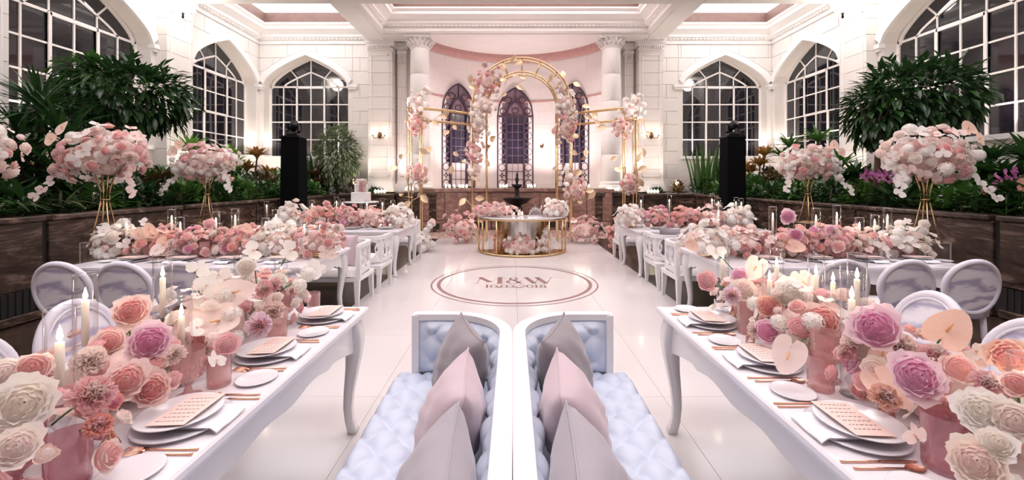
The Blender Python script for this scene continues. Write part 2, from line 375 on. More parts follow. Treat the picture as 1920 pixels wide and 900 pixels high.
WIN_N = [0]
GLASSC = {}
def make_window(c, loc, rz, label):
    WIN_N[0] += 1
    root = struct('window_%d' % WIN_N[0], label, loc, rz)
    D = REV
    # bright archivolt moulding and impost ledges
    n = 28; lo = []; hi = []
    for i in range(n + 1):
        t = -1 + 2 * i / n; x = t * HW
        lo.append((c + x, arch(x))); hi.append((c + x * (HW + 0.15) / HW, arch(x) + 0.17 + (0.03 if abs(t) < 0.02 else 0)))
    MB().strip(lo, hi, -0.07, 0.02).build('arch_moulding', 'plaster', root)
    hi2 = [(c + x, z - 0.0) for x, z in [((p[0] - c) * 0.985, p[1]) for p in lo]]; lo2 = [(c + (p[0] - c) * 0.93, p[1] - 0.07) for p in lo]
    MB().strip(lo2, hi2, D - 0.10, D - 0.02).build('arch_frame', 'window_white', root)
    for sx in (-1, 1):
        xa, xb = c + sx * (HW - 0.02), c + sx * (HW + 0.34)
        m = MB(); m.box(min(xa, xb), max(xa, xb), -0.10, 0.06, SPR - 0.10, SPR + 0.0); m.box(min(xa, xb) + 0.03, max(xa, xb) - 0.03, -0.07, 0.05, SPR - 0.17, SPR - 0.10)
        m.build('impost', 'plaster', root)
        x = c + sx * (HW - 0.035); MB().box(x - 0.035, x + 0.035, D - 0.10, D - 0.02, SILL, SPR + 0.03).build('jamb', 'window_white', root)
    MB().box(c - HW - 0.05, c + HW + 0.05, -0.06, D, SILL - 0.08, SILL + 0.02).build('sill', 'plaster', root)
    rows = [SILL, 3.07, 3.69, 4.31, SPR]; cw = 2 * HW / 6
    yb0, yb1 = D - 0.085, D - 0.035
    for z in rows[1:]:
        t = 0.028 if z == SPR else 0.018
        MB().box(c - HW, c + HW, yb0, yb1, z - t, z + t).build('glazing_bar', 'window_white', root)
    for k in range(1, 6):
        x = c - HW + cw * k; t = 0.030 if k in (2, 4) else 0.016
        MB().box(x - t, x + t, yb0 - 0.005, yb1, SILL, SPR).build('glazing_bar', 'window_white', root)
    # opening casement in the middle
    m = MB(); x0, x1 = c - cw, c + cw
    for a, b2, z0, z1 in ((x0, x1, rows[2] - 0.03, rows[2] + 0.03), (x0, x1, SPR - 0.06, SPR), (x0 - 0.03, x0 + 0.03, rows[2], SPR), (x1 - 0.03, x1 + 0.03, rows[2], SPR)):
        m.box(a, b2, yb0 - 0.03, yb1, z0, z1)
    m.build('casement', 'window_white', root)
    # inner pointed bar and fan bars
    hwi, api = 2 * cw, SPR + 0.52
    def ain(x): return SPR + (api - SPR) * (0.75 * (1 - min(1, abs(x) / hwi)) + 0.25 * math.sqrt(max(0, 1 - (x / hwi) ** 2)))
    MB().tube([(c + hwi * (-1 + 2 * i / 16), (yb0 + yb1) / 2, ain(hwi * (-1 + 2 * i / 16))) for i in range(17)], 1, sq=(0.05, 0.05), up=(0, 1, 0)).build('glazing_bar', 'window_white', root)
    for x in (-cw, 0, cw):
        MB().box(c + x - 0.016, c + x + 0.016, yb0, yb1, SPR, ain(x)).build('glazing_bar', 'window_white', root)
    fan = [(-cw, -1.15 * cw), (0, 0), (cw, 1.15 * cw)]
    fan = [(-1.0 * cw, -1.55 * cw), (0, 0), (1.0 * cw, 1.55 * cw)]
    for xi, xo in fan:
        MB().tube([(c + xi, (yb0 + yb1) / 2, ain(xi)), (c + xo, (yb0 + yb1) / 2, arch(xo) - 0.03)], 1, sq=(0.036, 0.045), up=(0, 1, 0)).build('glazing_bar', 'window_white', root)
    # panes
    yg0, yg1 = D - 0.062, D - 0.054
    key = 'pane'
    if key not in GLASSC: GLASSC[key] = MB().box(0, cw, 0, yg1 - yg0, 0, 0.62).mesh('pane', 'night_glass')
    for r in range(4):
        for k in range(6): ob('pane', GLASSC[key], root, (c - HW + cw * k, yg0, rows[r]))
    for a, b2 in ((-2, -1), (-1, 0), (0, 1), (1, 2)):
        xs = [cw * (a + (b2 - a) * i / 6) for i in range(7)]
        MB().strip([(c + x, SPR) for x in xs], [(c + x, ain(x)) for x in xs], yg0, yg1).build('pane', 'night_glass', root)
    kn = [(-hwi, -HW)] + fan + [(hwi, HW)]
    for (a0, o0), (a1, o1) in zip(kn[:-1], kn[1:]):
        lo = []; hi = []
        for i in range(9):
            t = i / 8; xi = a0 + (a1 - a0) * t; xo = o0 + (o1 - o0) * t
            lo.append((c + xi, ain(xi))); hi.append((c + xo, arch(xo)))
        MB().strip(lo, hi, yg0, yg1).build('pane', 'night_glass', root)
    return root

# walls ---------------------------------------------------------------------------------
XL, XR = CX - WX, CX + WX
SW = [0.4, 4.6, 8.8, 13.0]                          # window centres along the side walls (depth)
make_wall('wall_left', 'cream ashlar side wall with arched windows behind the dracaenas', -4.4, YB + REV, SW, (XL, 0, 0), PI / 2, (5.0, YB))
make_wall('wall_right', 'cream ashlar side wall with arched windows behind the purple orchids', -(YB + REV), 4.4, [-s for s in SW], (XR, 0, 0), -PI / 2, (-YB, -5.0))
lw = -7.12; rw = 2 * CX + 7.12
make_wall('wall_back', 'cream ashlar end wall of the side bay beside the tiered cake', XL, CX - 3.3, [lw], (0, YB, 0), 0, (XL, CX - 4.7))
make_wall('wall_back', 'cream ashlar end wall of the side bay beside the snake plants', CX + 3.3, XR, [rw], (0, YB, 0), 0, (CX + 4.7, XR))
for s in SW:
    make_window(s, (XL, 0, 0), PI / 2, 'tall white arched window with glazing bars, in the wall behind the dracaenas')
for s in SW:
    make_window(-s, (XR, 0, 0), -PI / 2, 'tall white arched window with glazing bars, in the wall behind the purple orchids')
make_window(lw, (0, YB, 0), 0, 'white arched window behind the bushy ficus and black light tower')
make_window(rw, (0, YB, 0), 0, 'white arched window behind the snake plants and crotons')
bw = MB().box(XL - REV, XR + REV, -4.6, -4.4, 0, ZE + 0.9).build('wall_front', 'wall'); tag(bw, 'plain cream wall behind the seats', kind='structure')

# floor ---------------------------------------------------------------------------------
fl = struct('floor', 'white glossy dance floor panels laid on dark stone floor')
MB().box(XL - 0.5, XR + 0.5, -4.6, 17, -0.10, -0.012).build('stone_floor', 'dark_floor', fl)
FW, FY0, FY1 = 2.12, -0.6, 11.9
pn = 4; pl = 1.25; pw = 2 * FW / pn
pm = MB().bbox(0, pw - 0.002, 0, pl - 0.002, -0.012, 0.0, 0.0008).mesh('floor_panel', 'dance_floor')
for i in range(pn):
    for j in range(10): ob('floor_panel', pm, fl, (0.06 - FW + i * pw, FY0 + j * pl, 0))
MB().box(CX - 2.75, CX + 2.75, 11.9, 16.2, -0.012, -0.004).build('mosaic_floor', 'mosaic', fl)

# floor decal: rings and letters --------------------------------------------------------
dc = thing('floor_monogram', 'brown ringed floor monogram reading M&W 10.03.2018', 'floor decal', (0.03, 6.73, 0.0006))
def ring(r0, r1, h=0.0006, n=96):
    m = MB(); vs = []; fs = []
    for i in range(n):
        a = 2 * PI * i / n
        for r in (r0, r1): vs.append((r * math.cos(a), r * math.sin(a), h))
    for i in range(n): fs.append((2 * i, 2 * i + 1, 2 * ((i + 1) % n) + 1, 2 * ((i + 1) % n)))
    return m.add(vs, fs)
ring(1.285, 1.31).build('outer_ring', 'decal', dc); ring(1.16, 1.215).build('inner_ring', 'decal', dc)
def stroke(m, pts, ws, h=0.0006):
    """pen stroke on the floor with a given width at each point"""
    vs = []; P = [Vector((p[0], p[1], 0)) for p in pts]
    for i, p in enumerate(P):
        t = (P[min(i + 1, len(P) - 1)] - P[max(i - 1, 0)]).normalized(); n = Vector((-t.y, t.x, 0)); wv = ws[i] if isinstance(ws, (list, tuple)) else ws
        vs += [tuple(p + n * wv / 2 + Vector((0, 0, h))), tuple(p - n * wv / 2 + Vector((0, 0, h)))]
    m.add(vs, [(2 * i, 2 * i + 1, 2 * i + 3, 2 * i + 2) for i in range(len(P) - 1)])
def ell(m, cx, cy, rx, ry, a0, a1, thick, thin, n=20):
    pts = []; ws = []
    for i in range(n + 1):
        a = a0 + (a1 - a0) * i / n; pts.append((cx + rx * math.cos(a), cy + ry * math.sin(a))); ws.append(thin + (thick - thin) * abs(math.cos(a)) ** 1.5)
    stroke(m, pts, ws)
TK, TN = 0.075, 0.012
def letter(ch, x, y, w_, h_, tk, tn):
    m = MB()
    L = lambda u, v: (x + u * w_, y + v * h_)
    if ch == 'M':
        stroke(m, [L(0.06, 0), L(0.14, 1)], tn); stroke(m, [L(0.12, 1), L(0.50, 0.22)], tk); stroke(m, [L(0.50, 0.2), L(0.82, 1)], tn)
        stroke(m, [L(0.84, 0), L(0.84, 1)], tk); stroke(m, [L(-0.04, 0.01), L(0.18, 0.01)], tn); stroke(m, [L(0.70, 0.01), L(0.98, 0.01)], tn); stroke(m, [L(0.0, 0.99), L(0.14, 0.99)], tn); stroke(m, [L(0.8, 0.99), L(0.98, 0.99)], tn)
    elif ch == 'W':
        stroke(m, [L(0.06, 1), L(0.32, 0)], tk); stroke(m, [L(0.34, 0), L(0.50, 0.9)], tn); stroke(m, [L(0.44, 1), L(0.70, 0)], tk); stroke(m, [L(0.72, 0), L(0.94, 1)], tn)
        for u in (0.06, 0.46, 0.94): stroke(m, [L(u - 0.1, 0.99), L(u + 0.1, 0.99)], tn)
    elif ch == '&':
        ell(m, *L(0.42, 0.76), 0.20 * w_, 0.23 * h_, 0, 2 * PI, tk * 0.55, tn); ell(m, *L(0.40, 0.27), 0.32 * w_, 0.27 * h_, 0.6, 2 * PI - 0.2, tk * 0.7, tn)
        stroke(m, [L(0.32, 0.62), L(0.9, 0.02)], tk * 0.6); stroke(m, [L(0.72, 0.2), L(0.92, 0.5)], tn)
    elif ch == '1':
        stroke(m, [L(0.5, 0), L(0.5, 1)], tk); stroke(m, [L(0.2, 0.85), L(0.5, 0.98)], tn); stroke(m, [L(0.2, 0.02), L(0.8, 0.02)], tn)
    elif ch == '0': ell(m, *L(0.5, 0.5), 0.40 * w_, 0.48 * h_, 0, 2 * PI, tk, tn, 28)
    elif ch == '8':
        ell(m, *L(0.5, 0.75), 0.28 * w_, 0.23 * h_, 0, 2 * PI, tk * 0.8, tn, 22); ell(m, *L(0.5, 0.26), 0.36 * w_, 0.25 * h_, 0, 2 * PI, tk, tn, 22)
    elif ch == '3':
        ell(m, *L(0.45, 0.75), 0.30 * w_, 0.23 * h_, 2.6, -PI / 2, tk, tn); ell(m, *L(0.45, 0.26), 0.38 * w_, 0.25 * h_, PI / 2, -2.6, tk, tn)
    elif ch == '2':
        ell(m, *L(0.45, 0.70), 0.34 * w_, 0.28 * h_, 2.8, -0.6, tk, tn); stroke(m, [L(0.74, 0.54), L(0.12, 0.04)], tn * 1.5); stroke(m, [L(0.1, 0.04), L(0.88, 0.04)], tk * 0.6)
    elif ch == '.': ell(m, *L(0.5, 0.06), 0.015, 0.015, 0, 2 * PI, 0.03, 0.03, 8)
    return m
for ch, x, wd in (('M', -0.62, 0.46), ('&', -0.13, 0.27), ('W', 0.16, 0.48)):
    letter(ch, x, -0.10, wd, 0.42, TK, TN).build('letter', 'decal', dc)
x = -0.46
for ch in '10.03.2018':
    wd = 0.045 if ch == '.' else (0.085 if ch == '1' else 0.115)
    letter(ch, x, -0.36, wd, 0.17, 0.030, 0.010).build('digit', 'decal', dc); x += wd

# ceiling: beams, coffers with mouldings, luminous skylights ------------------------------
ce = struct('ceiling', 'white coffered ceiling with moulded beams and lit skylights')
BX = [(XL - 0.2, XL + 0.05), (CX - 4.9, CX - 4.2), (CX + 4.2, CX + 4.9), (XR - 0.05, XR + 0.2)]
BY = [(-4.4, -3.4), (-0.1 - 2.05, -0.1 - 1.25), (2.1, 2.95), (6.25, 7.15), (10.35, 11.2)]
PROF = [(0.0, 0.0), (0.06, 0.02), (0.06, 0.14), (0.14, 0.19), (0.20, 0.22), (0.20, 0.30), (0.36, 0.40), (0.42, 0.42), (0.42, 0.50), (0.50, 0.56), (0.50, 0.60)]
def beam(x0, x1, y0, y1, dz=0.0):
    m = MB(); m.box(x0, x1, y0, y1, ZE + dz, ZE + 0.95); wv = min(x1 - x0, y1 - y0)
    if wv > 0.3:
        if y1 - y0 > x1 - x0: m.box(x0 + 0.12, x1 - 0.12, y0, y1, ZE - 0.03, ZE)
        else: m.box(x0, x1, y0 + 0.12, y1 - 0.12, ZE - 0.03 + dz, ZE + dz)
    return m.build('beam', 'plaster', ce)
ys_ = [-4.4, YB]
for x0, x1 in BX[1:3]: beam(x0, x1, -4.4, YB + 0.3)
for y0, y1 in BY:
    beam(XL, BX[1][0], y0, y1); beam(BX[1][1], BX[2][0], y0, y1); beam(BX[2][1], XR, y0, y1)
beam(BX[1][1] - 0.04, BX[2][0] + 0.04, 13.35, 14.25, 0.004)                       # entablature over the columns
def coffer(x0, x1, y0, y1, skm, dent=False):
    m = MB()
    loops = [[(x0 + o, y0 + o, ZE + z), (x1 - o, y0 + o, ZE + z), (x1 - o, y1 - o, ZE + z), (x0 + o, y1 - o, ZE + z)] for o, z in PROF]
    vs = [p for l in loops for p in l]; fs = []
    for k in range(len(loops) - 1):
        for j in range(4): fs.append((k * 4 + j, k * 4 + 4 + j, k * 4 + 4 + (j + 1) % 4, k * 4 + (j + 1) % 4))
    m.add(vs, fs).build('cornice', 'plaster', ce)
    o = PROF[-1][0]; z0 = ZE + 0.6; z1 = z0 + 0.32
    xa, xb, ya, yb = x0 + o, x1 - o, y0 + o, y1 - o
    m = MB()
    for a in ((xa - 0.05, xa, ya, yb), (xb, xb + 0.05, ya, yb), (xa, xb, ya - 0.05, ya), (xa, xb, yb, yb + 0.05)): m.box(*a, z0, z1)
    m.build('skylight_frame', 'brownband', ce)
    MB().box(xa - 0.04, xb + 0.04, ya - 0.04, yb + 0.04, z1, z1 + 0.03).build('skylight', skm, ce)
    if dent:
        m = MB(); n = int((x1 - x0) / 0.13)
        for i in range(n):
            x = x0 + 0.1 + i * 0.13; m.box(x, x + 0.07, y1 - 0.14, y1 - 0.05, ZE + 0.15, ZE + 0.23)
        n = int((y1 - y0) / 0.13)
        for i in range(n):
            y = y0 + 0.1 + i * 0.13
            m.box(x0 + 0.05, x0 + 0.14, y, y + 0.07, ZE + 0.15, ZE + 0.23); m.box(x1 - 0.14, x1 - 0.05, y, y + 0.07, ZE + 0.15, ZE + 0.23)
        m.build('dentils', 'plaster', ce)
ends = [(BY[i][1], BY[i + 1][0]) for i in range(4)] + [(BY[4][1], None)]
for i, (ya, yb) in enumerate(ends):
    far = yb is None
    coffer(XL, BX[1][0], ya, YB if far else yb, 'skylight', far); coffer(BX[2][1], XR, ya, YB if far else yb, 'skylight', far)
    coffer(BX[1][1], BX[2][0], ya, 13.35 if far else yb, 'skylight_mid', far)
MB().box(XL - 0.5, XR + 0.5, -4.6, 17, ZE + 1.0, ZE + 1.1).build('roof_slab', 'plaster', ce)

# apse ----------------------------------------------------------------------------------
AR, AYC = 3.5, 12.5
ap = struct('wall_apse', 'pale pink curved apse wall with three lancet windows')
def apt(th, r=AR): return (CX + r * math.sin(th), AYC + r * math.cos(th))
TH = math.asin(3.25 / AR)
nseg = 30
m = MB()
m.grid(lambda u, v: (*apt(-TH + 2 * TH * u), 6.35 * v), nseg, 1); m.build('apse_face', 'apse', ap, True)
# curved course blocks on the apse
z = 1.45; row = 0
LANC = [0.0, -math.asin(2.08 / AR), math.asin(2.08 / AR)]
while z < 6.0:
    nb = 9; off = 0.5 if row % 2 else 0
    for k in range(-1, nb + 1):
        a0 = -TH + 2 * TH * (k + off) / nb; a1 = a0 + 2 * TH / nb; a0 = max(a0, -TH); a1 = min(a1, TH)
        if a1 - a0 < 0.03: continue
        parts = [(a0, a1)]
        for c in LANC:
            hwid = 0.74 / AR
            ns = []
            for s0, s1 in parts:
                if z > 5.2: ns.append((s0, s1)); continue
                for q0, q1 in ((s0, min(s1, c - hwid)), (max(s0, c + hwid), s1)):
                    if q1 - q0 > 0.02: ns.append((q0, q1))
            parts = ns
        for s0, s1 in parts:
            g = 0.004 / AR; mb = MB(); n = 5; vs = []; fs = []
            for i in range(n + 1):
                t = s0 + g + (s1 - s0 - 2 * g) * i / n
                for rr in (AR, AR - 0.012):
                    for zz in (z + 0.004, z + 0.456): vs.append((*apt(t, rr), zz))
            for i in range(n):
                b0 = 4 * i; b1 = b0 + 4
                fs += [(b0 + 2, b0 + 3, b1 + 3, b1 + 2), (b0 + 3, b0 + 1, b1 + 1, b1 + 3), (b0, b0 + 2, b1 + 2, b1)]
            fs += [(0, 1, 3, 2), (4 * n, 4 * n + 2, 4 * n + 3, 4 * n + 1)]
            mb.add(vs, fs).build('stone_block', 'apse', ap)
    z += 0.46; row += 1
m = MB(); m.grid(lambda u, v: (*apt(-TH + 2 * TH * u, AR - [0.0, 0.10, 0.14, 0.14][min(3, int(v * 3 + 0.5))]), [6.08, 6.10, 6.2, 6.34][min(3, int(v * 3 + 0.5))]), nseg, 3)
m.build('apse_cornice', 'pinkband', ap, False)
m = MB(); m.grid(lambda u, v: (*apt(-TH + 2 * TH * u, AR - [0.0, 0.035, 0.035, 0.0][min(3, int(v * 3 + 0.5))]), 4.55 + 0.09 * v), nseg, 3); m.build('string_course', 'pinkband', ap, False)
poly = [apt(-TH + 2 * TH * i / nseg, AR + 0.05) for i in range(nseg + 1)]
MB().prism(poly, 6.34, 6.40).build('apse_ceiling', 'plaster', ap)

def lancet(th, label):
    WIN_N[0] += 1
    p = apt(th, AR - 0.02); root = struct('window_%d' % WIN_N[0], label, (p[0], p[1], 0), -th)
    hw, z0, zs, za = 0.66, 1.38, 4.05, 5.12
    def lar(x, hw_=hw, s_=zs, a_=za):           # gothic pointed arch from two arcs
        t = min(1, abs(x) / hw_); return s_ + (a_ - s_) * math.sqrt(max(0, 1 - ((t + 0.55) / 1.55) ** 2)) / math.sqrt(1 - (0.55 / 1.55) ** 2)
    xs = [-hw + 2 * hw * i / 24 for i in range(25)]
    pts = [(-hw, -0.03, z0)] + [(x, -0.03, lar(x)) for x in xs] + [(hw, -0.03, z0)]
    MB().tube(pts, 1, sq=(0.05, 0.07), up=(0, 1, 0)).build('frame', 'lancet_metal', root)
    hi_ = 0.33
    def lin(x): return 4.05 + 0.56 * math.sqrt(max(0, 1 - ((min(1, abs(x) / hi_) + 0.45) / 1.45) ** 2)) / math.sqrt(1 - (0.45 / 1.45) ** 2)
    xi = [-hi_ + 2 * hi_ * i / 16 for i in range(17)]
    MB().tube([(-hi_, -0.05, z0)] + [(x, -0.05, lin(x)) for x in xi] + [(hi_, -0.05, z0)], 1, sq=(0.075, 0.09), up=(0, 1, 0)).build('mullion_frame', 'lancet_metal', root)
    MB().box(-hw, hw, -0.07, 0, z0 - 0.06, z0 + 0.02).build('sill', 'lancet_metal', root)
    MB().box(-hw, hw, -0.06, -0.01, zs - 0.03, zs + 0.03).build('transom', 'lancet_metal', root)
    MB().box(-0.012, 0.012, -0.06, -0.01, lin(0), za).build('mullion', 'lancet_metal', root)
    # panes of the centre light: pale below, night above
    zz = [z0 + (zs - z0) * i / 9 for i in range(10)]
    xc = [-hi_ + 2 * hi_ * i / 3 for i in range(4)]
    for r in range(9):
        for k in range(3):
            MB().box(xc[k], xc[k + 1], -0.018, -0.010, zz[r], zz[r + 1]).build('pane', 'lancet_pale' if r < 3 else 'lancet_glass', root)
        if r: MB().box(-hi_, hi_, -0.035, -0.015, zz[r] - 0.009, zz[r] + 0.009).build('glazing_bar', 'lancet_metal' if r < 4 else 'lancet_rose', root)
    for k in (1, 2): MB().box(xc[k] - 0.009, xc[k] + 0.009, -0.035, -0.015, z0, zs).build('glazing_bar', 'lancet_rose', root)
    MB().strip([(x, zs) for x in xi], [(x, lin(x)) for x in xi], -0.018, -0.010).build('pane', 'lancet_rose', root)
    MB().strip([(x, max(zs, lin(x) if abs(x) < hi_ else zs)) for x in xs], [(x, lar(x)) for x in xs], -0.016, -0.008).build('pane', 'lancet_rose', root)
    cxs = (hi_ + hw) / 2
    for sx in (-1, 1):
        for (a, b, mt) in ((z0, z0 + 0.9, 'lancet_pale'), (z0 + 0.9, zs, 'lancet_glass')):
            MB().box(min(sx * hi_, sx * hw), max(sx * hi_, sx * hw), -0.018, -0.010, a, b).build('pane', mt, root)
        nz = 9
        for r in range(nz):
            zc = z0 + (zs - z0) * (r + 0.5) / nz
            if r % 2 == 0:
                MB().tube([(sx * cxs + 0.125 * math.cos(2 * PI * i / 16), -0.03, zc + 0.135 * math.sin(2 * PI * i / 16)) for i in range(16)], 0.016, 5, True).build('tracery_ring', 'lancet_rose' if r > 2 else 'lancet_metal', root)
            else:
                m = MB()
                for q in range(4):
                    a = PI / 4 + q * PI / 2; c0 = (sx * cxs + 0.15 * math.cos(a), zc + 0.15 * math.sin(a))
                    m.tube([(c0[0] + 0.11 * math.cos(a + PI + b_), -0.03, c0[1] + 0.11 * math.sin(a + PI + b_)) for b_ in (-0.9, -0.45, 0, 0.45, 0.9)], 0.013, 5)
                m.build('tracery_star', 'lancet_rose' if r > 2 else 'lancet_metal', root)
        x = sx * 0.46; zc = 4.24
        MB().tube([(x + 0.11 * math.cos(2 * PI * i / 14), -0.03, zc + 0.11 * math.sin(2 * PI * i / 14)) for i in range(14)], 0.02, 5, True).build('tracery_ring', 'lancet_metal', root)
        x = sx * 0.26; zc = 4.66
        MB().tube([(x + 0.13 * math.cos(2 * PI * i / 14), -0.03, zc + 0.10 * math.sin(2 * PI * i / 14)) for i in range(14)], 0.018, 5, True).build('tracery_ring', 'lancet_metal', root)
    MB().tube([(0.12 * math.cos(2 * PI * i / 14), -0.03, 4.25 + 0.10 * math.sin(2 * PI * i / 14)) for i in range(14)], 0.018, 5, True).build('tracery_ring', 'lancet_metal', root)
for th, lb in zip(LANC, ('dark traceried lancet window behind the black fountain', 'dark traceried lancet window behind the arch wing beside the cake side column', 'dark traceried lancet window behind the arch wing beside the snake plant side column')):
    lancet(th, lb)

# stone fountain wall across the apse
fw = thing('fountain_wall', 'low pink brown marble wall and ledge across the apse', 'stone wall')
fp = [(CX - 3.0, 13.15), (CX - 1.6, 14.1), (CX + 1.6, 14.1), (CX + 3.0, 13.15)]
led = [(x, y) for x, y in fp] + [apt(TH - 2 * TH * i / 20, AR - 0.03) for i in range(21)]
MB().prism(led, 0, 1.26).build('core', 'pink_marble', fw)
led2 = [(CX - 3.05, 13.08), (CX - 1.62, 14.02), (CX + 1.62, 14.02), (CX + 3.05, 13.08)] + [apt(TH - 2 * TH * i / 20, AR - 0.03) for i in range(21)]
MB().prism(led2, 1.26, 1.36).build('ledge', 'pink_marble', fw)
for (a, b), n in (((fp[0], fp[1]), 2), ((fp[1], fp[2]), 4), ((fp[2], fp[3]), 2)):
    a = Vector((*a, 0)); b = Vector((*b, 0)); t = (b - a).normalized(); nn = Vector((t.y, -t.x, 0)); L = (b - a).length / n
    for k in range(n):
        o = a + t * (k * L); rz = math.atan2(t.y, t.x)
        MB().bbox(0.01, L - 0.01, -0.03, 0.01, 0.36, 1.22, 0.008).build('stone_panel', 'pink_marble', fw, loc=o, rz=rz)
        MB().bbox(0.01, L - 0.01, -0.10, 0.01, 0.0, 0.33, 0.012).build('stone_plinth', 'pink_marble', fw, loc=o, rz=rz)
        MB().box(L * 0.25, L * 0.75, -0.105, -0.09, 0.08, 0.26).build('vent_grille', 'grille', fw, loc=o, rz=rz)

for sx in (-1, 1):
    xa, xb = sorted((CX + sx * 3.22, CX + sx * 3.36)); MB().box(xa, xb, 13.80, YB + REV, 0, ZE + 0.9).build('apse_return', 'apse', ap)
# pilasters, columns ----------------------------------------------------------------------
def block_stack(root, x0, x1, y0, y1, z0, z1, n, mt='block', nm='stone_block'):
    h = (z1 - z0) / n; me = MB().bbox(x0, x1, y0, y1, 0.003, h - 0.003, 0.006).mesh(nm, mt)
    for k in range(n): ob(nm, me, root, (0, 0, z0 + k * h))
TRIM = [0]
def pilaster(name, label, loc, rz, wd, dp, z0=1.25, zt=ZE, n=11, grp=None, panel=True):
    TRIM[0] += 1; root = struct('trim_%d' % TRIM[0], label, loc, rz)
    block_stack(root, -wd / 2, wd / 2, -dp, 0.0, z0 + 0.35, zt - 0.30, n)
    m = MB()
    for i, (o, h0, h1) in enumerate(((0.07, 0, 0.16), (0.045, 0.16, 0.26), (0.02, 0.26, 0.36))): m.box(-wd / 2 - o, wd / 2 + o, -dp - o, 0, z0 + h0, z0 + h1)
    m.build('base', 'plaster', root)
    m = MB()
    for o, h0, h1 in ((0.02, -0.36, -0.26), (0.05, -0.22, -0.12), (0.08, -0.12, 0.0)): m.box(-wd / 2 - o, wd / 2 + o, -dp - o, 0, zt + h0, zt + h1)
    for k in range(int(wd / 0.07)): m.box(-wd / 2 + 0.07 * k, -wd / 2 + 0.07 * k + 0.045, -dp - 0.07, -dp, zt - 0.30, zt - 0.22)
    m.build('capital', 'plaster', root)
    if panel:
        m = MB(); a = wd / 2 - 0.10; t = 0.03
        za, zb = z0 + 0.5, zt - 0.5
        for bx in ((-a, -a + t, za, zb), (a - t, a, za, zb), (-a, a, za, za + t), (-a, a, zb - t, zb)): m.box(bx[0], bx[1], -dp - 0.02, -dp + 0.01, bx[2], bx[3])
        m.build('panel_moulding', 'plaster', root)
    return root
for sx, side in ((-1, 'beside the tiered cake'), (1, 'beside the snake plants')):
    pilaster('pilaster', 'broad white panelled pilaster with double sconce, ' + side, (CX + sx * 4.50, YB, 0), 0, 0.80, 0.55)
    pilaster('pilaster', 'narrow white pilaster between column and panelled pilaster, ' + side, (CX + sx * 3.86, YB, 0), 0, 0.30, 0.22)
for s_ in (6.7, 10.8):
    for sx in (-1, 1):
        sd = 'dracaenas' if sx < 0 else 'purple orchids'
        pilaster('pilaster', 'white panelled pilaster between arched windows of the wall behind the ' + sd, (CX + sx * WX, s_, 0), -sx * PI / 2, 0.85, 0.28, grp='side wall pilasters behind the ' + sd)
def column(x, label):
    root = thing('column', label, 'column', (x, 13.85, 0), 0)
    MB().bbox(-0.62, 0.62, -0.55, 0.5, 0, 1.12, 0.012).build('pedestal', 'brown_marble', root)
    MB().bbox(-0.66, 0.66, -0.6, 0.5, 1.12, 1.26, 0.02).build('pedestal_cap', 'brown_marble', root)
    m = MB().box(-0.42, 0.42, -0.42, 0.42, 1.26, 1.36); m.lathe([(0.42, 1.36), (0.43, 1.42), (0.40, 1.47), (0.37, 1.49), (0.39, 1.53), (0.37, 1.57), (0.34, 1.60)], 28)
    m.build('base', 'plaster', root, True)
    n = 5; h = (5.92 - 1.60) / n
    for k in range(n):
        r0 = 0.335 - 0.035 * k / n; r1 = 0.335 - 0.035 * (k + 1) / n
        MB().lathe([(r0 - 0.012, 0.0), (r0, 0.012), (r1, h - 0.012), (r1 - 0.012, h)], 32).build('column_drum', 'plaster', root, True, (0, 0, 1.60 + k * h))
    m = MB().lathe([(0.31, 5.90), (0.34, 5.94), (0.31, 5.98), (0.30, 6.0), (0.37, 6.2)], 28); m.box(-0.42, 0.42, -0.42, 0.42, 6.2, ZE)
    for k in range(16):
        a = 2 * PI * k / 16
        for q in range(2):
            aa = a + q * PI / 16; r = 0.335 + 0.03 * q; zc = 6.02 + 0.09 * q
            m.tube([(r * math.cos(aa), r * math.sin(aa), zc - 0.05), ((r + 0.05) * math.cos(aa), (r + 0.05) * math.sin(aa), zc + 0.04), ((r + 0.09) * math.cos(aa), (r + 0.09) * math.sin(aa), zc + 0.07), ((r + 0.08) * math.cos(aa), (r + 0.08) * math.sin(aa), zc + 0.02)], [0.03, 0.035, 0.025, 0.012], 5)
    m.build('capital', 'plaster', root, False)
column(CX - 3.13, 'round white column with carved capital on brown marble pedestal, on the cake side of the apse')
column(CX + 3.13, 'round white column with carved capital on brown marble pedestal, on the snake plant side of the apse')

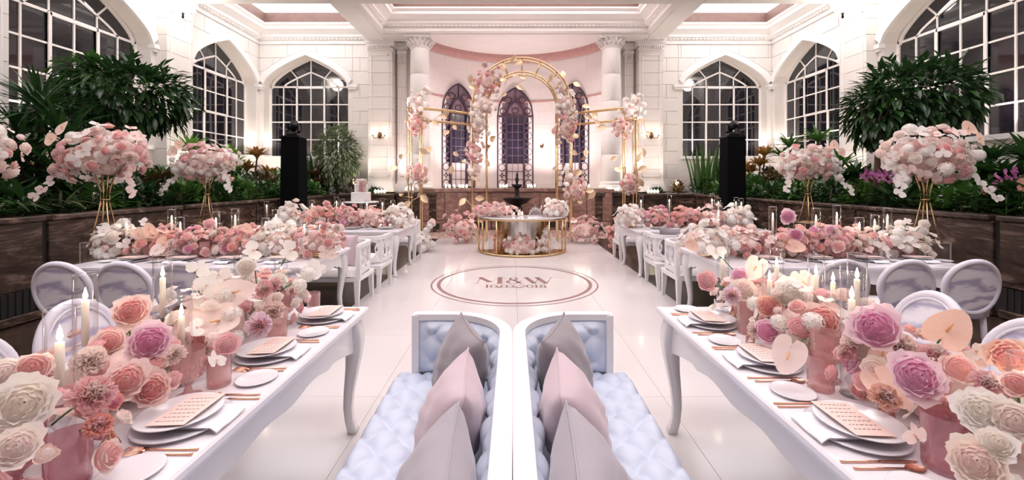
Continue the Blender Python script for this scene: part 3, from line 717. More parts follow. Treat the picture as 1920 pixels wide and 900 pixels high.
# planters --------------------------------------------------------------------------------
PH, PXI = 1.2, 5.62
def planter(sx, label):
    root = thing('planter', label, 'planter')
    x = CX + sx * PXI; xo = CX + sx * (WX - 0.02)
    yb = 13.25; xi2 = CX + sx * 3.8
    bx = lambda m, a, b, *r: m.box(min(a, b), max(a, b), *r)
    m = MB(); bx(m, x + sx * 0.03, x + sx * 0.22, -3.5, yb + 0.2, 0, PH - 0.03); bx(m, xi2, x + sx * 0.22, yb + 0.03, yb + 0.22, 0, PH - 0.03); m.build('core', 'grille', root)
    me = MB().bbox(-0.045 if sx > 0 else -0.0, 0.0 if sx > 0 else 0.045, 0.006, 1.994, 0, 0.76, 0.01).mesh('stone_panel', 'brown_marble')
    mc = MB().bbox(-0.06, 0.26, 0.004, 1.996, 0, 0.07, 0.015).mesh('stone_cap', 'brown_marble')
    mp_ = MB().bbox(-0.06 if sx > 0 else 0.0, 0.0 if sx > 0 else 0.06, 0.005, 1.995, 0, 0.10, 0.01).mesh('stone_plinth', 'brown_marble')
    for k in range(8):
        y = -3.2 + 2.06 * k
        ob('stone_panel', me, root, (x + sx * 0.04, y, 0.37)); ob('stone_plinth', mp_, root, (x + sx * 0.04, y, 0.0))
        c_ = ob('stone_cap', mc, root, (x, y, PH - 0.07))
        if sx < 0: c_.scale = (-1, 1, 1)
        m = MB(); m.box(0.0, 0.02, 0.02, 1.98, 0.10, 0.37)
        for q in range(28): m.box(-0.012, 0.032, 0.04 + q * 0.07, 0.06 + q * 0.07, 0.11, 0.36)
        m.build('vent_grille', 'grille', root, loc=(x + sx * 0.02, y, 0))
    m = MB(); bx(m, xi2, x, yb - 0.03, yb + 0.05, 0, PH - 0.07); m.build('stone_panel', 'brown_marble', root)
    m = MB(); bx(m, xi2, x + sx * 0.2, yb - 0.06, yb + 0.26, PH - 0.07, PH); m.build('stone_cap', 'brown_marble', root)
    m = MB(); bx(m, x + sx * 0.2, xo, -3.5, YB - 0.02, 0.2, PH - 0.12); bx(m, xi2, x + sx * 0.22, yb + 0.2, YB - 0.02, 0.2, PH - 0.12); m.build('soil', 'soil', root)
planter(-1, 'long brown marble planter bed with the dracaenas and yucca')
planter(1, 'long brown marble planter bed with the purple orchids and snake plants')

# uplights in the beds: they wash walls and arches -------------------------------------------
def spot(name, loc, target, energy, col=(1, 0.86, 0.78), angle=100, size=0.12, blend=0.6):
    l = bpy.data.lights.new(name, 'SPOT'); l.energy = energy; l.color = col; l.spot_size = math.radians(angle); l.spot_blend = blend; l.shadow_soft_size = size
    o = bpy.data.objects.new(name, l); COL.objects.link(o); o.location = loc
    d = Vector(target) - Vector(loc); o.rotation_euler = d.to_track_quat('-Z', 'Y').to_euler(); return o
UPC = (1, 0.87, 0.76)
for sx in (-1, 1):
    xw = CX + sx * WX
    for yy in SW[1:]:                      # lamps on the window sills wash the arches and reveals
        for o in (-1.1, 1.1): spot('sill_uplight', (xw + sx * 0.10, yy + o, SILL + 0.1), (xw + sx * 0.12, yy + o * 0.9, 5.5), UPLIGHT * 0.55, UPC, 120)
    for yy in (6.7, 10.75, 14.1): spot('uplight', (xw - sx * 0.9, yy, 1.5), (xw, yy, 5.0), UPLIGHT * 0.8, UPC, 100)
    for o in (-1.1, 1.1): spot('sill_uplight', (CX + sx * 7.22 + o, YB + 0.10, SILL + 0.1), (CX + sx * 7.22 + o * 0.9, YB + 0.12, 5.5), UPLIGHT * 0.55, UPC, 120)
    for xx in (5.2, 8.3): spot('uplight', (CX + sx * xx, YB - 0.9, 1.5), (CX + sx * xx, YB, 5.0), UPLIGHT * 0.8, UPC, 100)
    spot('uplight', (CX + sx * 4.5, 13.3, 1.4), (CX + sx * 4.5, 14.3, 5.0), UPLIGHT * 0.4, UPC, 90)
for th in (-0.62, -0.31, 0.31, 0.62):
    p = apt(th, AR - 1.35); q = apt(th, AR)
    spot('apse_uplight', (p[0], p[1], 1.5), (q[0], q[1], 5.0), UPLIGHT * 1.5, (1, 0.82, 0.81), 110)
for sx in (-1, 1): spot('column_uplight', (CX + sx * 3.62, 13.75, 1.5), (CX + sx * 3.78, 14.45, 4.5), UPLIGHT * 0.8, (1, 0.78, 0.76), 100)

# ================================================================== furniture
TH_ = 0.78                                   # table height
def curve_pts(fn, n): return [fn(i / n) for i in range(n + 1)]
def banquet_table(label, group, x0, x1, y0, y1):
    root = thing('banquet_table', label, 'table', ((x0 + x1) / 2, (y0 + y1) / 2, 0), 0, group)
    a, b = (x1 - x0) / 2, (y1 - y0) / 2
    m = MB().bbox(-a, a, -b, b, TH_ - 0.035, TH_, 0.008); m.bbox(-a + 0.02, a - 0.02, -b + 0.02, b - 0.02, TH_ - 0.06, TH_ - 0.03, 0.006)
    m.build('table_top', 'table_top', root)
    def apron(L, sgn):                       # scalloped board, local x along the edge
        lo = []; hi = []
        for i in range(41):
            t = -1 + 2 * i / 40; u = abs(t)
            dz = 0.125 + 0.10 * max(0, (u - 0.55) / 0.45) ** 1.6 + 0.022 * math.cos(t * PI * 3) ** 2 * (1 if u < 0.7 else 0)
            lo.append((t * L, TH_ - 0.05 - dz)); hi.append((t * L, TH_ - 0.055))
        return MB().strip(lo, hi, -0.012, 0.012)
    for sy in (-1, 1): apron(a - 0.06, 1).build('apron', 'white_paint', root, loc=(0, sy * (b - 0.07), 0))
    for sx in (-1, 1): apron(b - 0.06, 1).build('apron', 'white_paint', root, loc=(sx * (a - 0.07), 0, 0), rz=PI / 2)
    for sx in (-1, 1):
        for sy in (-1, 1):
            d = Vector((sx, sy, 0)).normalized(); c = Vector((sx * (a - 0.095), sy * (b - 0.095), 0))
            prof = [(0.0, TH_ - 0.06, 0.105), (0.022, TH_ - 0.13, 0.11), (0.038, TH_ - 0.20, 0.098), (0.036, TH_ - 0.28, 0.082), (0.022, TH_ - 0.38, 0.066), (0.004, TH_ - 0.50, 0.054), (-0.004, TH_ - 0.60, 0.047), (0.004, TH_ - 0.69, 0.044), (0.022, TH_ - 0.75, 0.050), (0.030, 0.0, 0.056)]
            MB().tube([c + d * o + Vector((0, 0, z)) for o, z, _ in prof], [w_ for *_, w_ in prof], sq=(1, 1), up=(sx, 0, 0)).build('leg', 'white_paint', root, True)
    return root
GT = 'banquet tables'
NEAR = 'banquet table beside the tufted sofas'
banquet_table('long white cabriole table with mauve roses alongside a tufted sofa', None, -2.02, -0.94, 0.25, 2.775)
banquet_table('long white cabriole table with the peach anthurium alongside a tufted sofa', None, 0.94, 2.02, 0.25, 2.775)
T2L = banquet_table('white cabriole banquet table of the magnolia flowers, before a lattice settee', None, -4.32, -2.02, 4.05, 5.28)
T2R = banquet_table('white cabriole banquet table by the purple orchids, before a lattice settee', None, 2.08, 4.42, 4.05, 5.28)
T3L = banquet_table('white cabriole banquet table nearest the marble tiered cake', None, -4.10, -1.88, 7.00, 8.20)
T3R = banquet_table('white cabriole banquet table nearest the snake plants', None, 2.05, 4.30, 7.00, 8.20)

# --- oval back chairs
def make_chair():
    root = thing('oval_back_chair', '', 'chair')
    MB().lathe([(0.20, 0.40), (0.245, 0.41), (0.25, 0.44), (0.245, 0.455)], 24).build('seat_frame', 'lilac_paint', root, True)
    MB().lathe([(0.235, 0.45), (0.24, 0.475), (0.20, 0.50), (0.0, 0.508)], 24).build('seat_pad', 'seat_cream', root, True)
    for sx in (-1, 1):
        MB().tube([(sx * 0.17, -0.16, 0.42), (sx * 0.175, -0.165, 0.33), (sx * 0.17, -0.165, 0.15), (sx * 0.17, -0.165, 0)], [0.026, 0.024, 0.018, 0.013], 8).build('leg', 'lilac_paint', root, True)
        MB().tube([(sx * 0.16, 0.17, 0.42), (sx * 0.165, 0.18, 0.25), (sx * 0.17, 0.22, 0)], [0.024, 0.022, 0.015], 8).build('leg', 'lilac_paint', root, True)
        MB().tube([(sx * 0.155, 0.20, 0.43), (sx * 0.16, 0.215, 0.53), (sx * 0.175, 0.235, 0.62)], [0.024, 0.022, 0.022], 8).build('back_post', 'lilac_paint', root, True)
    zc, a, b, tilt = 0.69, 0.205, 0.225, 0.14
    def P(r, ang, dy=0): x = a * r * math.cos(ang); z = b * r * math.sin(ang); return (x, 0.245 + z * tilt + dy + 0.03 * (1 - (x / a) ** 2), zc + z)
    MB().tube([P(1, 2 * PI * i / 40) for i in range(40)], 0.026, 8, True, up=(0, 1, 0)).build('back_frame', 'lilac_paint', root, True)
    m = MB()
    for dy, flip in ((-0.014, 1), (0.014, 0)):
        vs = [P(0, 0, dy)]; fs = []
        for k, r in enumerate((0.5, 0.96)):
            vs += [P(r, 2 * PI * i / 32, dy) for i in range(32)]
        for i in range(32):
            j = (i + 1) % 32; f = [(0, 1 + i, 1 + j), (1 + i, 33 + i, 33 + j, 1 + j)]
            fs += [tuple(reversed(q)) for q in f] if flip else f
        m.add(vs, fs)
    m.build('back_panel', 'oval_marble', root, True)
    MB().tube([P(0.90, 2 * PI * i / 40, -0.018) for i in range(40)], 0.008, 6, True, up=(0, 1, 0)).build('inner_bead', 'lilac_paint', root, True)
    return root
ch0 = make_chair(); ch_used = [False]
def chair(x, y, rz, label, group):
    o = ch0 if not ch_used[0] else copy_tree(ch0); ch_used[0] = True
    o.location = (x, y, 0); o.rotation_euler = (0, 0, rz); tag(o, label, 'chair', group); return o
# local -y is the front of the chair; chairs on the camera side of the second tables face away (+y)
GA, GB = 'oval chairs along the tables before the lattice settees', 'oval chairs on the outer side of the sofa tables'
for px, X in ((105, -3.80), (226, -3.28), (335, -2.78)):
    chair(X, 3.80, PI + 0.1, 'lilac oval chair with grey swirled back at the table with the magnolia flowers', GA + ' a')
for X in (3.98, 3.42, 2.86): chair(X, 3.90, PI - 0.1, 'lilac oval chair with grey swirled back at the table by the purple orchids', GA + ' b')
for sx, off in ((-1, 0.0), (1, 0.08)):
    for k, y in enumerate((2.42, 1.90, 1.38)):
        chair(sx * (2.16 + off), y + (0.12 if sx > 0 else -0.06), -sx * PI / 2, 'lilac oval chair tucked at the outer side of a sofa table', GB)

# --- lattice settees
def make_settee():
    root = thing('lattice_settee', '', 'settee')
    W2, D2, HB = 0.72, 0.29, 0.78
    MB().bbox(-W2, W2, -D2 - 0.0, D2, 0.33, 0.40, 0.012).build('seat_frame', 'white_paint', root)
    def cush(u, v):
        x = -W2 + 0.045 + (2 * W2 - 0.09) * u; y = -D2 - 0.01 + (2 * D2 - 0.03) * v; e = min(1, min(u, 1 - u) * 14) * min(1, min(v, 1 - v) * 7); e = math.sqrt(max(0, 1 - (1 - e) ** 2))
        return (x, y, 0.40 + 0.085 * e)
    MB().grid(cush, 30, 14).build('seat_cushion', 'seat_cream', root, True)
    for sx in (-1, 1):
        for sy, dy in ((-1, 0), (1, 0.05)):
            MB().tube([(sx * (W2 - 0.04), sy * (D2 - 0.035), 0.34), (sx * (W2 - 0.04), sy * (D2 - 0.035) + dy * 0.3, 0.2), (sx * (W2 - 0.04), sy * (D2 - 0.035) + dy, 0)], [1, 0.85, 0.6], sq=(0.065, 0.065)).build('leg', 'white_paint', root)
    # U-shaped rail path: arm, rounded corner, back, rounded corner, arm
    r = 0.20; path = [(-W2 + 0.02, -D2 + 0.03)]
    for k in range(9):
        a = PI - (PI / 2) * k / 8; path.append((-W2 + 0.02 + r + r * math.cos(a), D2 - 0.02 - r + r * math.sin(a)))
    for k in range(9):
        a = PI / 2 - (PI / 2) * k / 8; path.append((W2 - 0.02 - r + r * math.cos(a), D2 - 0.02 - r + r * math.sin(a)))
    path.append((W2 - 0.02, -D2 + 0.03))
    Ls = [0]
    for p, q in zip(path[:-1], path[1:]): Ls.append(Ls[-1] + math.dist(p, q))
    TOT = Ls[-1]
    def at(s):
        s = max(0, min(TOT, s))
        for i in range(len(path) - 1):
            if s <= Ls[i + 1] + 1e-9:
                t = (s - Ls[i]) / (Ls[i + 1] - Ls[i]); return (path[i][0] + (path[i + 1][0] - path[i][0]) * t, path[i][1] + (path[i + 1][1] - path[i][1]) * t)
        return path[-1]
    dense = [at(TOT * i / 60) for i in range(61)]
    MB().tube([(x, y, HB) for x, y in dense], 1, sq=(0.062, 0.05)).build('top_rail', 'white_paint', root)
    MB().tube([(x, y, 0.455) for x, y in dense], 1, sq=(0.045, 0.05)).build('lower_rail', 'white_paint', root)
    for s in (0.0, 0.44, TOT * 0.5, TOT - 0.44, TOT):
        x, y = at(s); MB().box(x - 0.026, x + 0.026, y - 0.026, y + 0.026, 0.38, HB).build('stile', 'white_paint', root)
    bounds = [0.03, 0.41, 0.47, TOT * 0.5 - 0.03, TOT * 0.5 + 0.03, TOT - 0.47, TOT - 0.41, TOT - 0.03]
    za, zb = 0.48, HB - 0.02
    for i in range(0, 8, 2):
        s0, s1 = bounds[i], bounds[i + 1]; n = 2 if s1 - s0 < 0.5 else 3; dl = (s1 - s0) / n
        for k in range(n):
            cs = s0 + dl * (k + 0.5)
            pts = [(*at(cs + dl * 0.46 * math.cos(2 * PI * q / 20)), (za + zb) / 2 + (zb - za) / 2 * math.sin(2 * PI * q / 20)) for q in range(20)]
            MB().tube(pts, 1, closed=True, sq=(0.024, 0.024)).build('lattice_oval', 'white_paint', root)
        for k in range(n + 1):
            cs = s0 + dl * k; m = MB()
            pts = [(*at(min(s1, max(s0, cs + dl * 0.25 * math.cos(2 * PI * q / 14)))), (za + zb) / 2 + (zb - za) * 0.26 * math.sin(2 * PI * q / 14)) for q in range(14)]
            MB().tube(pts, 1, closed=True, sq=(0.020, 0.020)).build('lattice_link', 'white_paint', root)
    return root
st0 = make_settee()
def settee(x, y, rz, label):
    o = st0 if not st0['label'] else copy_tree(st0); o.location = (x, y, 0); o.rotation_euler = (0, 0, rz); tag(o, label, 'settee'); return o
settee(-2.64, 5.60, 0, 'white lattice settee with a pink cushion, backing an empty settee')
settee(2.80, 5.66, 0, 'white lattice settee with a pink cushion, backing the settee with a grey cushion')
settee(-2.60, 6.36, PI, 'empty white lattice settee drawn up to the table nearest the cake')
settee(2.82, 6.50, PI, 'white lattice settee with a grey cushion, drawn up to the table nearest the snake plants')
settee(-2.62, 8.62, 0, 'white lattice settee behind the table nearest the cake')
settee(2.82, 8.62, 0, 'white lattice settee behind the table nearest the snake plants')

# --- cushions
def cushion(label, cat_mat, loc, size, rot, group=None, thick=0.085):
    root = thing('cushion', label, 'cushion', loc, 0, group); root.rotation_euler = rot
    def prof(u, v, s):
        x = 2 * u - 1; y = 2 * v - 1
        q = (1 - x * x) * (1 - y * y); t = 1.2 * thick * max(0, q) ** 0.48
        px = x * (1 - 0.09 * (1 - y * y) * 1.0) ; py = y * (1 - 0.09 * (1 - x * x))
        wr = 0.006 * math.sin(9 * x + 4 * y) * q + 0.004 * math.sin(17 * y - 6 * x) * q
        return (px * size / 2, s * (t + wr), py * size / 2)
    m = MB(); m.grid(lambda u, v: prof(u, v, 1), 22, 22); m.grid(lambda u, v: prof(1 - u, v, -1), 22, 22); m.build('cover', cat_mat, root, True)
    pts = []
    for k in range(44):
        t = (k % 11) / 11; e = k // 11
        u, v = [(t, 0), (1, t), (1 - t, 1), (0, 1 - t)][e]; p = prof(u, v, 1); pts.append((p[0], 0, p[2]))
    MB().tube(pts, 0.004, 5, True, up=(0, 1, 0)).build('piping', cat_mat, root, True)
    return root
LX = PI / 2                                   # faces +-x
for s, sd in ((-1, 'sofa by the mauve roses'), (1, 'sofa by the peach anthurium')):
    cushion('dark grey velvet cushion in the curved corner of the ' + sd, 'velvet_grey', (s * 0.262, 2.10, 0.655), 0.46, (-0.26, 0.0, s * (LX - 0.34)), thick=0.10)
    cushion('dusty pink velvet cushion between grey cushions on the ' + sd, 'velvet_pink', (s * 0.245, 1.67, 0.645), 0.44, (-0.30, 0.0, s * (LX - 0.08)), thick=0.105)
    cushion('light grey velvet cushion next to the pink cushion on the ' + sd, 'velvet_light', (s * 0.240, 1.22, 0.645), 0.44, (-0.32, 0.0, s * (LX - 0.05)), thick=0.105)
cushion('dusty pink cushion standing on the settee at the magnolia table', 'velvet_pink', (-2.25, 5.66, 0.69), 0.42, (-0.15, 0.0, -0.40), thick=0.075)
cushion('dusty pink cushion standing on the settee at the table by the purple orchids', 'velvet_pink', (2.41, 5.72, 0.69), 0.42, (-0.15, 0.0, 0.40), thick=0.075)
cushion('grey cushion showing above the back of the settee behind a pink cushion', 'velvet_grey', (2.44, 6.41, 0.685), 0.42, (0.14, 0.0, -0.22), thick=0.075)

# --- tufted sofas, back to back
def sofa(s, label):
    root = thing('tufted_sofa', label, 'sofa', (0, 1.5, 0), 0)
    Y0, Y1, XB, XE, r = -1.12, 1.10, 0.0345, 0.59, 0.34
    path = [(XE, Y1)]
    for k in range(13):
        a = PI / 2 + (PI / 2) * k / 12; path.append((XB + r + r * math.cos(a), Y1 - r + r * math.sin(a)))
    for k in range(13):
        a = PI + (PI / 2) * k / 12; path.append((XB + r + r * math.cos(a), Y0 + r + r * math.sin(a)))
    path.append((XE, Y0))
    Ls = [0]
    for p, q in zip(path[:-1], path[1:]): Ls.append(Ls[-1] + math.dist(p, q))
    TOT = Ls[-1]
    def at(t, off=0.0):
        t = max(0, min(TOT, t))
        for i in range(len(path) - 1):
            if t <= Ls[i + 1] + 1e-9:
                p, q = path[i], path[i + 1]; k = (t - Ls[i]) / (Ls[i + 1] - Ls[i]); d = Vector((q[0] - p[0], q[1] - p[1])).normalized()
                n = Vector((-d.y, d.x))     # inwards (towards the seat)
                if Ls[i] > 0 and i + 1 < len(path) - 1 and False: pass
                return (s * (p[0] + (q[0] - p[0]) * k + n.x * off), p[1] + (q[1] - p[1]) * k + n.y * off)
    N = 110; ts = [TOT * i / N for i in range(N + 1)]
    MB().tube([(*at(t), 0.775) for t in ts], 1, sq=(0.066, 0.036)).build('top_rail', 'white_paint', root)
    m = MB(); m.grid(lambda u, v: (*at(TOT * u, -0.028), 0.06 + 0.70 * v), N, 1); m.grid(lambda u, v: (*at(TOT * u, -0.005), 0.06 + 0.70 * v), N, 1); m.build('outer_shell', 'white_paint', root, True)
    # tufted inside of back and arms
    z0, z1 = 0.44, 0.755; pu, pv = 0.21, 0.16
    def tuft(a, b): return abs(math.sin(PI * (a + b) / 2) * math.sin(PI * (a - b) / 2)) ** 0.38
    def inner(u, v):
        t = 0.02 + (TOT - 0.04) * u; z = z0 + (z1 - z0) * v
        h = tuft(2 * t / pu, 2 * (z - z0) / pv); e = min(1, min(v, 1 - v) * 7) * min(1, min(u, 1 - u) * 40)
        return (*at(t, 0.022 + 0.062 * e * (0.35 + 0.65 * h)), z)
    MB().grid(inner, 190, 22).build('tufted_back', 'sofa_leather', root, True)
    for t in (0.0, TOT):
        x, y = at(t); MB().bbox(x - 0.022, x + 0.022, y - 0.036, y + 0.036, 0.0, 0.79, 0.005).build('arm_post', 'white_paint', root)
    # tufted seat
    XS = 0.72; qx, qy = 0.165, 0.20
    def top(x, y):
        e = min(1, (XS - x) / 0.05) * min(1, (Y1 - y) / 0.05) * min(1, (y - Y0) / 0.05); e = math.sqrt(max(0, 1 - (1 - max(0, e)) ** 2))
        return 0.36 + e * (0.055 + 0.042 * tuft(2 * x / qx, 2 * y / qy))
    MB().grid(lambda u, v: (s * (0.05 + (XS - 0.05) * u), Y0 + (Y1 - Y0) * v, top(0.05 + (XS - 0.05) * u, Y0 + (Y1 - Y0) * v)), 64, 190).build('tufted_seat', 'sofa_leather', root, True)
    m = MB(); xa, xb = sorted((s * 0.05, s * XS)); m.bbox(xa, xb, Y0, Y1, 0.20, 0.365, 0.012); m.build('seat_base', 'sofa_leather', root)
    bm = MB().lathe([(0.011, -0.006), (0.011, 0.001), (0.006, 0.004), (0, 0.005)], 8).mesh('button', 'sofa_leather', True)
    for i in range(0, 10):
        for j in range(-14, 15):
            if (i + j) % 2: continue
            x, y = i * qx / 2, j * qy / 2
            if 0.12 < x < XS - 0.06 and Y0 + 0.08 < y < Y1 - 0.08: ob('button', bm, root, (s * x, y, top(x, y) + 0.002))
    for x in (0.08, 0.66):
        for y in (Y0 + 0.06, Y1 - 0.06): MB().tube([(s * x, y, 0.21), (s * x, y, 0)], [1, 0.7], sq=(0.055, 0.055)).build('leg', 'white_paint', root)
    return root
sofa(-1, 'pale blue tufted sofa with white frame beside the table with mauve roses')
sofa(1, 'pale blue tufted sofa with white frame beside the table with the peach anthurium')

# ================================================================== flowers
FR = random.Random(5)
import numpy as np
OBS = []                                      # upright things flowers must grow round: x, y, radius, top z
def obstacle(x, y, r, top): OBS.append((x, y, r, top))
def clear_spot(p, r, gap=0.004):
    """nearest spot to p where the foot of a standing thing is clear of the things already there"""
    p = Vector(p)
    def free(q): return all(top < q.z or math.hypot(q.x - x, q.y - y) >= ro + r + gap for x, y, ro, top in OBS)
    for k in range(60):
        for j in range(1 if k == 0 else 24):
            q = p + Vector((0.005 * k * math.cos(2 * PI * j / 24), 0.005 * k * math.sin(2 * PI * j / 24), 0))
            if free(q): return q
    return p
PLACED = {}                                   # blooms of all arrangements, hashed in 15 cm cells
def neighbours(p):
    i, j, k = int(p.x // 0.15), int(p.y // 0.15), int(p.z // 0.15)
    for a in (-1, 0, 1):
        for b in (-1, 0, 1):
            for c_ in (-1, 0, 1): yield from PLACED.get((i + a, j + b, k + c_), ())
def conflicts(p, r):
    return any(p.z - 0.8 * r < top and math.hypot(p.x - x, p.y - y) < ro + r + 0.002 for x, y, ro, top in OBS if abs(p.x - x) < 0.5)
def avoid(p, r, rid):
    """push a bloom of reach r clear of glass, plates and the blooms of other arrangements"""
    p = Vector(p); k = 1.0
    for sh in range(4):
        for _ in range(14):
            hit = False
            for x, y, ro, top in OBS:
                if abs(p.x - x) > 0.5 or p.z - 0.8 * r * k > top: continue
                d = Vector((p.x - x, p.y - y)); need = ro + r * k + 0.003
                if d.length < need - 1e-4:
                    d = d.normalized() if d.length > 1e-4 else Vector((0, 1)); p.x, p.y = x + d.x * need, y + d.y * need; hit = True
            for q, rq, iq in neighbours(p):
                if iq == rid: continue
                d = p - q; need = 0.7 * (r * k + rq)
                if d.length < need - 1e-4: p += (d.normalized() if d.length > 1e-4 else Vector((0, 0, 1))) * (need - d.length); hit = True
            if not hit: return p, k
        k *= 0.85
    return p, k
def remember(p, r, rid): PLACED.setdefault((int(p.x // 0.15), int(p.y // 0.15), int(p.z // 0.15)), []).append((p.copy(), r, rid))
VCO = {}
def lowest(o):
    """lowest point of a bloom below its own origin"""
    me = o.data
    if me.name not in VCO:
        a = np.empty(len(me.vertices) * 3, np.float32); me.vertices.foreach_get('co', a); VCO[me.name] = a.reshape(-1, 3)
    m = (o.rotation_quaternion.to_matrix() @ Matrix.Diagonal(o.scale)); return float((VCO[me.name] @ np.array(m[2])).min())
def petal(m, a, wd, prof, mi, rnd, nu=4, nv=3, ruf=0.0):
    j = rnd.uniform(0.92, 1.08)
    def fn(u, v):
        x = 2 * u - 1; vv = v * (1 - 0.22 * x * x * v); r, z = prof(vv); r *= j
        an = a + x * wd * (0.45 + 0.55 * math.sin(PI * min(0.5 + v * 0.3, 0.8)))
        k = ruf * math.sin(x * 7 + a * 3) * v
        return ((r + k) * math.cos(an), (r + k) * math.sin(an), z + k * 0.6)
    m.grid(fn, nu, nv, mi)
def rose_mesh(c_out, c_in, seed, n=24, ruf=0.0, opened=1.0, nu=4, nv=3):
    rnd = random.Random(seed); m = MB()
    for i in range(n):
        k = i / (n - 1); k2 = k ** 1.25; a = i * 2.399 + rnd.uniform(-0.15, 0.15); o = opened
        def prof(v, k=k, k2=k2):
            rk = 0.07 + 0.74 * k ** 0.85 * o
            r = rk * math.sin(min(1, v * 1.25) * PI / 2) ** 0.7 + (0.05 + 0.20 * k * k * o) * v ** 4
            z = -0.50 + (1.02 - 0.42 * k) * v ** 1.25 - 0.22 * k ** 3 * o * v ** 6
            return r, z
        petal(m, a, 1.35 - 0.62 * k, prof, 1 if k < 0.42 else 0, rnd, nu, nv, ruf)
    dome = []
    for i in range(7):
        k = i / 6; dome.append((0.03 + (0.09 + 0.70 * k ** 0.9 * opened) * 0.96 * (i > 0), 0.52 - 0.42 * k - 0.13 - 0.10 * k))
    m.lathe([(dome[-1][0] * 0.7, -0.5)] + dome[::-1], 10, mi=1, cap=False)
    return m.mesh('rose', [PET[c_out], PET[c_in]], True)
def carnation_mesh(c_out, c_in, seed):
    rnd = random.Random(seed); m = MB()
    for i in range(34):
        a = i * 2.399; el = 0.15 + 1.25 * (i / 33)
        d = Vector((math.sin(el) * math.cos(a), math.sin(el) * math.sin(a), math.cos(el))); t = d.cross(Vector((0.1, 0.2, 1))).normalized(); b = d.cross(t)
        rr = rnd.uniform(0.82, 1.0); vs = [d * 0.2]; n = 6
        for q in range(n + 1):
            x = -1 + 2 * q / n; vs.append(d * (rr * (1 - 0.12 * x * x) + 0.07 * (q % 2)) + t * (x * 0.36) + b * (0.16 * math.sin(q * 1.9 + i)))
        m.add(vs, [(0, q + 1, q + 2) for q in range(n)], 1 if i < 10 else 0)
    return m.mesh('carnation', [PET[c_out], PET[c_in]], True)
def orchid_mesh(c, c2, seed):
    m = MB(); rnd = random.Random(seed)
    for i, (a, L, wd, z) in enumerate(((0.0, 0.95, 0.60, 0.06), (PI, 0.95, 0.60, 0.06), (PI / 2, 0.95, 0.34, 0), (PI * 1.18, 0.85, 0.30, -0.03), (PI * 1.82, 0.85, 0.30, -0.03))):
        def fn(u, v):
            x = (2 * u - 1) * wd * math.sin(PI * (0.10 + 0.84 * v)) ; y = 0.06 + L * v
            return (y * math.cos(a) - x * math.sin(a), y * math.sin(a) + x * math.cos(a), z + 0.16 * v * v * rnd.uniform(0.8, 1.2) - 0.28 * x * x)
        m.grid(fn, 2, 3, 0)
    m.lathe([(0.02, 0.02), (0.13, 0.12), (0.09, 0.26), (0, 0.30)], 6, mi=1)
    return m.mesh('orchid', [PET[c], PET[c2]], True)
def hydrangea_mesh(c, c2, seed, n=26):
    m = MB(); rnd = random.Random(seed)
    for i in range(n):
        t = 1 - 1.35 * (i + 0.5) / n; rr = math.sqrt(max(0, 1 - t * t)); an = i * 2.399
        d = Vector((rr * math.cos(an), rr * math.sin(an), t)); q = Vector((0, 0, 1)).rotation_difference(d); sp = rnd.uniform(0, 6)
        for k in range(4):
            a = sp + k * PI / 2; mi = 0 if rnd.random() < 0.8 else 1
            pts = [(0, 0, 0), (0.20 * math.cos(a - 0.55), 0.20 * math.sin(a - 0.55), 0.05), (0.33 * math.cos(a), 0.33 * math.sin(a), 0.02), (0.20 * math.cos(a + 0.55), 0.20 * math.sin(a + 0.55), 0.05)]
            m.add([q @ Vector(p) + d * 0.78 for p in pts], [(0, 1, 2, 3)], mi)
    m.lathe([(0.0, -0.5), (0.6, -0.2), (0.66, 0.3), (0.3, 0.66), (0, 0.70)], 8, mi=1)
    return m.mesh('hydrangea', [PET[c], PET[c2]], True)
def leafshape(L, W, fold=0.25, droop=0.25, nv=4):
    m = MB()
    def fn(u, v):
        x = (2 * u - 1) * W / 2 * max(0.04, math.sin(PI * (0.04 + 0.94 * v)) ** 0.8); return (x, L * v, fold * abs(x) - droop * L * v * v)
    return m.grid(fn, 2, nv)
def spathe_mesh(c):
    m = MB()
    def fn(u, v):        # heart shape, local +z is the facing side
        a = (2 * u - 1) * PI; rr = 0.62 * (1 - math.sin(a + PI / 2 - PI) * 0.0)
        rad = (1.0 - 0.42 * abs(a) / PI) * (1 + 0.28 * math.exp(-(a * 1.9) ** 2)) * (1 if abs(a) < PI * 0.985 else 0.55)
        rad *= (1 + 0.22 * math.exp(-((abs(a) - 2.35) * 1.8) ** 2))
        r = rad * v; return (r * math.sin(a) * 0.92, -0.12 + r * math.cos(a), 0.30 * v * v - 0.10 * v + 0.05 * math.sin(a * 3) * v)
    m.grid(fn, 28, 5); return m.mesh('spathe', [PET[c]], True)
FM = {}
